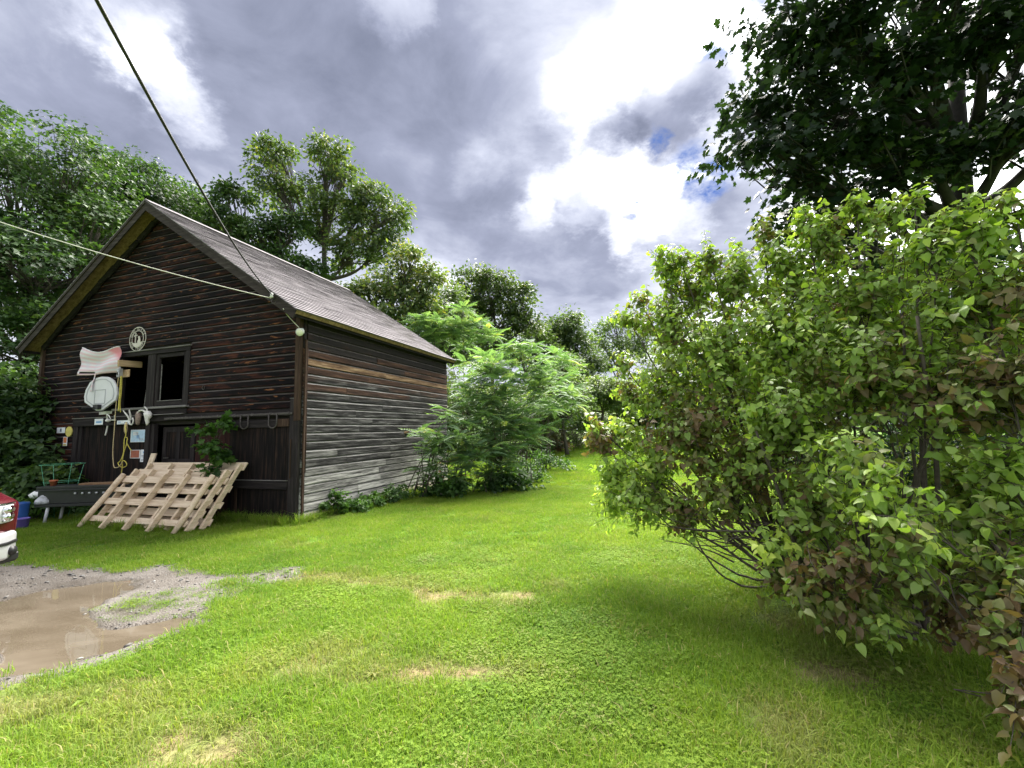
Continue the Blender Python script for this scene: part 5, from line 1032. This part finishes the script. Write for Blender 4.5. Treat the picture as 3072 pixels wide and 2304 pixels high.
# ---- shrubs and herbs at the lawn end, weeds by the walls
def shrub(name, label, base, w, h, n, nl, size, mat, cat='shrub', tm=T_DIAM, grp=None, vb=0.0, cr=.35):
    b0 = np.array(base, float); return tree(name, label, cat, b0, [(b0 + np.array([0, 0, h * .55]), (w / 2, w / 2, h * .45)), (b0 + np.array([w * .25, 0, h * .35]), (w / 3, w / 3, h * .33)), (b0 + np.array([-w * .28, 0, h * .32]), (w / 3, w / 3, h * .3))], n, nl, tm, size, mat, .03, cr, grp, .7, (.2, 1.0), varbias=vb, twig_r=.008)
ML_pink = leafmat('pinkish_weeds', [(0, (.10, .07, .05)), (.5, (.17, .13, .08)), (1, (.34, .15, .11))], .3)
ML_herb = leafmat('grey_herbs', [(0, (.045, .06, .03)), (.5, (.10, .12, .06)), (1, (.19, .20, .11))], .35)
for px, dep, w_, h_, lab in ((1150, 24, 5, 4.5, 'leafy undergrowth behind the barn end'), (1290, 26, 5, 4.5, 'leafy undergrowth behind the sumac clump, by the barn'), (1400, 27, 5, 5.0, 'leafy undergrowth behind the middle of the sumac clump'), (1500, 28, 5, 5.0, 'leafy undergrowth behind the tallest sumac'), (1590, 30, 5, 4.5, 'leafy undergrowth right of the sumac clump')):
    shrub('undergrowth_bush', lab, GB(px, dep), w_, h_, 90, 60, .24, ML_bg, 'bush', T_DIAM, 'bushes behind the sumacs', .05, .75)
for px, dep, w_, h_, lab in ((1700, 52, 14, 7, 'far hedge bush behind the dark rounded tree'), (1860, 56, 14, 7, 'far hedge bush behind the thin tree'), (1540, 50, 14, 8, 'far hedge bush behind the broad peaked tree'), (2050, 54, 14, 7, 'far hedge bush behind the lilac top'), (2260, 50, 14, 7, 'far hedge bush behind the middle of the lilac'), (2480, 46, 14, 7, 'far hedge bush behind the maple'), (2760, 42, 14, 7, 'far hedge bush behind the right part of the lilac'), (3050, 38, 14, 7, 'far hedge bush at the right edge')):
    shrub('hedge_bush', lab, GB(px, dep), w_, h_, 120, 60, .45, ML_bg, 'bush', T_DIAM, 'far hedge', .0, 1.3)
HB = 'low plants along the lawn end'
for px, dep, w_, h_, mt_, lab in ((1580, 25, 2.2, 1.5, ML_herb, 'grey-green weeds at the edge of the lawn behind the sumacs'), (1640, 29, 2.6, 1.8, ML_herb, 'tall dry weeds at the lawn end'), (1672, 29.5, 1.3, 1.6, ML_pink, 'reddish flowering weed at the lawn end'), (1720, 32, 2.4, 1.7, ML_herb, 'feathery weeds right of the reddish one'), (1765, 34, 2.4, 1.5, ML_weed, 'dark green low plant at the lawn end'), (1820, 36, 3.0, 1.6, ML_weed, 'broad low shrub half hidden by the lilac'), (1610, 26.5, 1.8, 1.0, ML_weed, 'small leafy plant at the foot of the dry weeds'), (1900, 38, 4.0, 2.0, ML_weed, 'shrub far behind the lilac branches'), (2050, 36, 4.5, 2.2, ML_weed, 'wide shrub beyond the lilac'), (2300, 34, 5, 2.4, ML_weed, 'wide shrub beyond the lilac base'), (2600, 30, 5, 2.5, ML_weed, 'shrub at the right behind the lilac stems'), (2950, 26, 5, 2.5, ML_weed, 'shrub at the far right behind the lilac')):
    shrub('shrub', lab, GB(px, dep), w_, h_, 34, 40, .16, mt_, 'shrub', T_DIAM, HB, .05)
shrub('shrub', 'small weeds at the foot of the greyish sumac', (1.2, 17.8, 0), 2.4, .8, 34, 36, .12, ML_weed, 'shrub', T_DIAM, HB, 0, .3)
shrub('shrub', 'small weeds at the foot of the arching sumac', (.2, 14.0, 0), 1.5, .6, 26, 36, .10, ML_weed, 'shrub', T_DIAM, HB, 0, .25)
WG = 'weeds growing at the foot of the barn'
shrub('weed_plant', 'climbing weed at the foot of the side wall', (*BW(.20, .75, 0)[:2], 0), .42, .62, 12, 24, .085, ML_weed, 'weed', T_HEART, WG, .1, .13)
for k, (yy, w_, h_, lab) in enumerate(((1.15, .7, .30, 'low weeds against the side wall, nearest the climbing weed'), (1.7, .8, .34, 'leafy weeds along the side wall, second from the climbing weed'), (2.3, .8, .32, 'weeds along the middle of the side wall'), (2.9, .9, .36, 'weeds along the side wall just before the sumacs'))):
    shrub('weed_plant', lab, (*BW(.32, yy, 0)[:2], 0), w_, h_, 22, 26, .075, ML_weed, 'weed', T_HEART, WG, .05, .14)
shrub('weed_plant', 'low weeds under the sumacs at the lawn edge', (-.3, 12.2, 0), 1.6, .5, 30, 30, .11, ML_weed, 'weed', T_HEART, WG, -.1, .22)
shrub('weed_plant', 'dark weeds between the sumac stems and the barn', (-1.8, 11.6, 0), 1.6, .55, 30, 30, .11, ML_weed, 'weed', T_HEART, WG, -.1, .22)
# vines over the left corner
def BWp(px, py, off): return BW(*FL(px, py, off))
vb0 = np.array([*BW(-8.6, -.6, 0)[:2], 0])
def VB(px, py, off, r, ry=None): c = BWp(px, py, off); return (c, (r, r * .6, ry or r))
tree('vine_thicket', 'thick climbing vine covering the left corner of the barn', 'vine', vb0, [VB(150, 1215, .12, .12, .25), VB(100, 1310, .3, .30, .4), VB(50, 1290, .35, .6, .8), VB(20, 1250, .5, .9, 1.0), VB(-80, 1250, .8, 1.2), VB(60, 1400, .6, .8), VB(135, 1420, .45, .40, .45), VB(-30, 1420, .9, 1.0), VB(200, 1435, .25, .15, .25), VB(20, 1130, -.3, .6, .5), VB(95, 1480, .8, .5), VB(180, 1470, .5, .35, .4)], 230, 52, T_HEART, .14, ML_maple, .05, .36, None, .6, (.55, 1.05), twig_r=.008, varbias=.08)
shrub('weed_plant', 'tall weeds in front of the vine beside the bench', (*gp(98, 1562)[:2], 0), .8, .6, 20, 30, .09, ML_weed, 'weed', T_HEART, WG, .15, .2)
shrub('weed_plant', 'weeds under the black bench', (*gp(235, 1540)[:2], 0), 1.0, .22, 16, 24, .08, ML_weed, 'weed', T_HEART, WG, .1, .18)
# sapling in front of the doorway
sb0 = BW(-2.35, -.30, 0)
tree('maple_sapling', 'young maple sapling growing up behind the pallets at the doorway', 'sapling', sb0, [(BWp(612, 1290, .45), (.16, .15, .12)), (BWp(672, 1272, .40), (.16, .15, .14)), (BWp(640, 1340, .4), (.20, .16, .16)), (BWp(665, 1370, .4), (.18, .16, .18)), (BWp(640, 1420, .42), (.20, .16, .18)), (BWp(665, 1450, .42), (.16, .14, .12))], 40, 16, T_MAPLE, .10, ML_weed, .016, .14, None, .8, (.2, 1.0), trunk_top=BWp(660, 1270, .40), bark=M_twig, twig_r=.005)

# ---------------------------------------------------------------- grass: tufts placed as instances of a few blade clumps
ma, t, b = newmat('grass_blades')
ar = N(t, 'ShaderNodeAttribute', attribute_name='tint', attribute_type='INSTANCER'); ad = N(t, 'ShaderNodeAttribute', attribute_name='dry', attribute_type='INSTANCER'); av = N(t, 'ShaderNodeAttribute', attribute_name='var')
gc_ = ramp(t, mth(t, 'ADD', mth(t, 'MULTIPLY', ar.outputs['Fac'], .6), mth(t, 'MULTIPLY', av.outputs['Fac'], .4)), [(0, (.075, .15, .022)), (.35, (.13, .23, .026)), (.65, (.205, .305, .034)), (1, (.31, .37, .055))])
gc_ = mixc(t, mth(t, 'MULTIPLY', ad.outputs['Fac'], .85), gc_, ramp(t, av.outputs['Fac'], [(0, (.20, .15, .08)), (1, (.38, .31, .18))]))
gc_ = mixc(t, maprange(t, av.outputs['Fac'], .93, .97), gc_, (.34, .30, .13))
t.links.new(gc_, b.inputs['Base Color']); b.inputs['Roughness'].default_value = .7; b.inputs['Specular IOR Level'].default_value = .15
tr_ = N(t, 'ShaderNodeBsdfTranslucent'); t.links.new(mixc(t, 1.0, gc_, (1.2, 1.25, .6), 'MULTIPLY'), tr_.inputs[0]); mx = N(t, 'ShaderNodeMixShader'); mx.inputs[0].default_value = .42
t.links.new(b.outputs[0], mx.inputs[1]); t.links.new(tr_.outputs[0], mx.inputs[2]); t.links.new(mx.outputs[0], t.nodes['Material Output'].inputs[0])
M_grass = ma
def tuft(n, rad, h0, h1, wid, lean, clover=0):
    n_ = n; a = rng.uniform(0, 2 * math.pi, n_); r = rad * np.sqrt(rng.random(n_)); p = np.stack([r * np.cos(a), r * np.sin(a), np.zeros(n_)], 1)
    la = rng.uniform(0, 2 * math.pi, n_); ld = np.stack([np.cos(la), np.sin(la), np.zeros(n_)], 1); sd = np.stack([-np.sin(la), np.cos(la), np.zeros(n_)], 1) ; h = rng.uniform(h0, h1, n_)[:, None]; ln = np.abs(rng.normal(0, lean, n_))[:, None]; w = wid * rng.uniform(.7, 1.3, n_)[:, None]
    q0, q1 = p - sd * w / 2, p + sd * w / 2; m0 = p + UP * h * .6 + ld * h * ln * .4; q2, q3 = m0 - sd * w * .4, m0 + sd * w * .4; tip = p + UP * h * (1 - .25 * np.minimum(ln, 1.2)) + ld * h * ln
    V = np.stack([q0, q1, q2, q3, tip], 1).reshape(-1, 3); i = np.arange(n_)[:, None] * 5; F = np.concatenate([i + [0, 1, 3], i + [0, 3, 2], i + [2, 3, 4]], 0); var = np.repeat(rng.random(n_), 5)
    if clover:
        a = rng.uniform(0, 2 * math.pi, clover); r = rad * np.sqrt(rng.random(clover)); c = np.stack([r * np.cos(a), r * np.sin(a), rng.uniform(h0 * .7, h1 * .8, clover)], 1); ths = rng.uniform(0, 2 * math.pi, clover)
        tv = []; tf = []
        for k in range(3):
            an = k * 2 * math.pi / 3; d = np.array([math.cos(an), math.sin(an), .12]); s_ = np.array([-math.sin(an), math.cos(an), 0]); n0 = len(tv); tv += [np.zeros(3), d * .5 + s_ * .42, d * 1.0, d * .5 - s_ * .42]; tf += [(n0, n0 + 1, n0 + 2), (n0, n0 + 2, n0 + 3)]
        X = np.stack([np.cos(ths), np.sin(ths), rng.normal(0, .2, clover)], 1); V2, F2 = scatter(tv, tf, c, *frames(np.cross(X, UP), unit(UP + rng.normal(0, .25, (clover, 3)))), rng.uniform(.0075, .0135, clover)); F = np.vstack([F, F2 + len(V)]); V = np.vstack([V, V2]); var = np.concatenate([var, np.repeat(rng.uniform(.25, .8, clover), 12)])
    me = fastmesh('tuft', V, F, {'var': var}); me.materials.append(M_grass); return me
tcol = bpy.data.collections.new('grass_tufts')
def rosette(n, ln, wd):
    V, F, A = [], [], []
    for k in range(n):
        a = k * 2.4 + rng.normal(0, .2); d = np.array([math.cos(a), math.sin(a), 0]); sd = np.array([-d[1], d[0], 0]); l_ = ln * rng.uniform(.7, 1.2); n0 = len(V); h = rng.uniform(.2, .5) * l_
        V += [(0, 0, .005), d * l_ * .5 + sd * wd + UP * h * .8, d * l_ + UP * h * .5, d * l_ * .5 - sd * wd + UP * h * .8]; F += [(n0, n0 + 1, n0 + 2), (n0, n0 + 2, n0 + 3)]; A += [rng.uniform(.1, .6)] * 4
    me = fastmesh('tuft', np.array([np.array(v) for v in V]), np.array(F), {'var': A}); me.materials.append(M_grass); return me
TUFTS = [tuft(110, .15, .022, .055, .0042, .75), tuft(110, .15, .025, .065, .0042, .9), tuft(80, .15, .018, .045, .004, .9, 40), tuft(60, .14, .012, .030, .004, 1.1, 12), tuft(60, .10, .12, .34, .007, .8), tuft(90, .22, .03, .07, .011, .7), tuft(40, .15, .012, .03, .004, 1.2), rosette(11, .10, .016), tuft(60, .10, .05, .11, .0048, .9)]
for i, me in enumerate(TUFTS): o = bpy.data.objects.new('tuft_%d' % i, me); tcol.objects.link(o)
gt = bpy.data.node_groups.new('grass_scatter', 'GeometryNodeTree'); gt.interface.new_socket('Geometry', in_out='INPUT', socket_type='NodeSocketGeometry'); gt.interface.new_socket('Geometry', in_out='OUTPUT', socket_type='NodeSocketGeometry')
gi, go = gt.nodes.new('NodeGroupInput'), gt.nodes.new('NodeGroupOutput'); ci = gt.nodes.new('GeometryNodeCollectionInfo'); ci.inputs[0].default_value = tcol; ci.inputs['Separate Children'].default_value = True; ci.inputs['Reset Children'].default_value = True
ip = gt.nodes.new('GeometryNodeInstanceOnPoints'); ip.inputs['Pick Instance'].default_value = True
def nattr(nm, ty): n = gt.nodes.new('GeometryNodeInputNamedAttribute'); n.data_type = ty; n.inputs[0].default_value = nm; return n.outputs[0]
gt.links.new(gi.outputs[0], ip.inputs['Points']); gt.links.new(ci.outputs[0], ip.inputs['Instance']); gt.links.new(nattr('idx', 'INT'), ip.inputs['Instance Index']); gt.links.new(nattr('rot', 'FLOAT_VECTOR'), ip.inputs['Rotation']); gt.links.new(nattr('scl', 'FLOAT'), ip.inputs['Scale']); gt.links.new(ip.outputs[0], go.inputs[0])
def field(n, x0, x1, y0, y1): return np.stack([rng.uniform(x0, x1, n), rng.uniform(y0, y1, n)], 1)
pts, idx, scl = [], [], []
def addpts(P, i, s): pts.append(P); idx.append(np.broadcast_to(i, len(P)).copy()); scl.append(np.broadcast_to(s, len(P)).copy())
def wedge(P, k=1.35, m_=1.2): return P[np.abs(P[:, 0]) < P[:, 1] * k + m_]
P = wedge(field(15000, -9, 7.5, 1.3, 6.5)); cl = vnoise(P, .9, 21) + (vnoise(P, 3, 2) - .5) * .6 + rng.normal(0, .16, len(P)); addpts(P, np.where(cl > .72, 2, np.where(rng.random(len(P)) < .5, 0, 1)), rng.uniform(.75, 1.25, len(P)))
P = wedge(field(16000, -15, 14, 6.5, 13)); cl = vnoise(P, .9, 21) + rng.normal(0, .16, len(P)); addpts(P, np.where(cl > .78, 2, np.where(rng.random(len(P)) < .5, 0, 1)), rng.uniform(.8, 1.35, len(P)))
P = wedge(field(16000, -22, 26, 13, 26), 1.2); addpts(P, 5, rng.uniform(.8, 1.3, len(P))); P = wedge(field(9000, -24, 34, 26, 46), .9); addpts(P, 5, rng.uniform(1.1, 1.8, len(P)))
P = np.vstack([np.array([BW(x, y, 0)[:2] for x, y in zip(rng.uniform(-1.9, .15, 70), rng.uniform(-.34, -.10, 70))]), np.array([BW(x, y, 0)[:2] for x, y in zip(rng.uniform(.06, .30, 40), rng.uniform(-.2, 1.2, 40))]), np.array([BW(x, y, 0)[:2] for x, y in zip(rng.uniform(-4.3, -1.1, 36), rng.uniform(-1.35, -1.05, 36))]), np.array([BW(x, y, 0)[:2] for x, y in zip(rng.uniform(.1, .5, 60), rng.uniform(1, 4, 60))])]); addpts(P, 4, rng.uniform(.45, .95, len(P)))
P = wedge(field(1500, -9, 7.5, 1.3, 11)); addpts(P, np.where(rng.random(len(P)) < .45, 7, 8), rng.uniform(.5, 1.1, len(P)))
gl = np.array(GREEN_TUFTS); P = (gl[rng.integers(0, len(gl), 64)] + rng.normal(0, .10, (64, 2)) * np.array([1.5, .6])); n_green = len(P); addpts(P, np.where(rng.random(len(P)) < .5, 3, 2), rng.uniform(.4, .8, len(P)))
P = np.vstack(pts); idx = np.concatenate(idx); scl = np.concatenate(scl)
dd = drive_d(P); dr = dryness(P); q = P - B[:2]; bxl = -(q @ _l[:2]); byl = q @ _s[:2]; inb = (bxl > -W - .02) & (bxl < .03) & (byl > -.02) & (byl < L + .05)
lil_d = np.linalg.norm((P - np.array([3.7, 4.6])) / np.array([1.5, 1.2]), axis=1); edge = (dd < .30) & (dd > .05); ok = ((dd > .05) | ((dd > -.16) & (rng.random(len(P)) < .07) & (sdf(P, POOL[0]) > .15))) & ~inb & (rng.random(len(P)) > dr * .62) & (rng.random(len(P)) > np.clip(1.5 - lil_d, 0, .9)); ok[-n_green:] = True
idx = np.where((dr > .55) & (idx < 3), np.where(rng.random(len(P)) < .6, 6, 3), idx); idx = np.where(edge & (idx < 3) & (rng.random(len(P)) < .55), 3, idx)
P, idx, scl, dr = P[ok], idx[ok], scl[ok], dr[ok]; n = len(P)
zz_ = np.zeros(n); zz_[-n_green:] = -.01
me = bpy.data.meshes.new('grass'); me.vertices.add(n); me.vertices.foreach_set('co', np.column_stack([P, zz_]).astype(np.float32).ravel())
rot = np.column_stack([rng.normal(0, .06, n), rng.normal(0, .06, n), rng.uniform(0, 2 * math.pi, n)])
me.attributes.new('rot', 'FLOAT_VECTOR', 'POINT').data.foreach_set('vector', rot.astype(np.float32).ravel()); me.attributes.new('scl', 'FLOAT', 'POINT').data.foreach_set('value', scl.astype(np.float32)); me.attributes.new('idx', 'INT', 'POINT').data.foreach_set('value', idx.astype(np.int32))
tint = np.clip(.50 + (vnoise(P, .55, 40) - .5) * .75 + (vnoise(P, 2.3, 50) - .5) * .45 + rng.normal(0, .09, n), 0, 1); tint = np.where(lil_d[ok] < 2.0, tint * .75, tint)  # grass tint lowered round the lilac, painting its shade into the colour
me.attributes.new('tint', 'FLOAT', 'POINT').data.foreach_set('value', tint.astype(np.float32)); me.attributes.new('dry', 'FLOAT', 'POINT').data.foreach_set('value', np.clip(dr + np.where(rng.random(n) < .04, .5, 0), 0, 1).astype(np.float32))
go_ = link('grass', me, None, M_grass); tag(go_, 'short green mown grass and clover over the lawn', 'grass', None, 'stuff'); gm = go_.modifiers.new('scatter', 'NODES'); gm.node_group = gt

# ---------------------------------------------------------------- loose stones on the driveway
V0 = np.array([(1, 0, 0), (-1, 0, 0), (0, 1, 0), (0, -1, 0), (0, 0, .7), (0, 0, -.5), (.65, .65, .25), (-.6, .65, .3), (-.65, -.6, .2), (.6, -.65, .3)]); bm = bmesh.new(); [bm.verts.new(v) for v in V0]; r_ = bmesh.ops.convex_hull(bm, input=bm.verts[:]); bm.verts.index_update(); tv = np.array([v.co[:] for v in bm.verts]); bmesh.ops.triangulate(bm, faces=bm.faces); tf = np.array([[v.index for v in f.verts] for f in bm.faces]); bm.free()
P = field(3800, -9.5, -2, 2.4, 7); dd = drive_d(P); P = P[(dd < .02) & (rng.random(len(P)) < np.where(dd > -.35, 1, .45))]; n = len(P); z = drive_z(P); s = rng.gamma(2.0, .0034, n) + .0035
X = unit(np.column_stack([rng.normal(0, 1, (n, 2)), rng.normal(0, .1, n)])); Xf, Yf, Zf = frames(X, np.tile(UP, (n, 1)) + rng.normal(0, .2, (n, 3)))
V, F = scatter(tv * np.array([1, 1.35, .6]), tf, np.column_stack([P, z + s * .25]), Xf, Yf, Zf, s)
ma, t, b = newmat('stones'); av = N(t, 'ShaderNodeAttribute', attribute_name='var'); t.links.new(ramp(t, av.outputs['Fac'], [(0, (.08, .075, .07)), (.5, (.16, .155, .15)), (1, (.32, .31, .30))]), b.inputs['Base Color']); b.inputs['Roughness'].default_value = .75
tag(link('gravel', fastmesh('gravel', V, F, {'var': np.repeat(rng.random(n) ** 1.6, len(tv))}), None, ma), 'loose pale stones scattered over the muddy driveway', 'gravel', None, 'stuff')
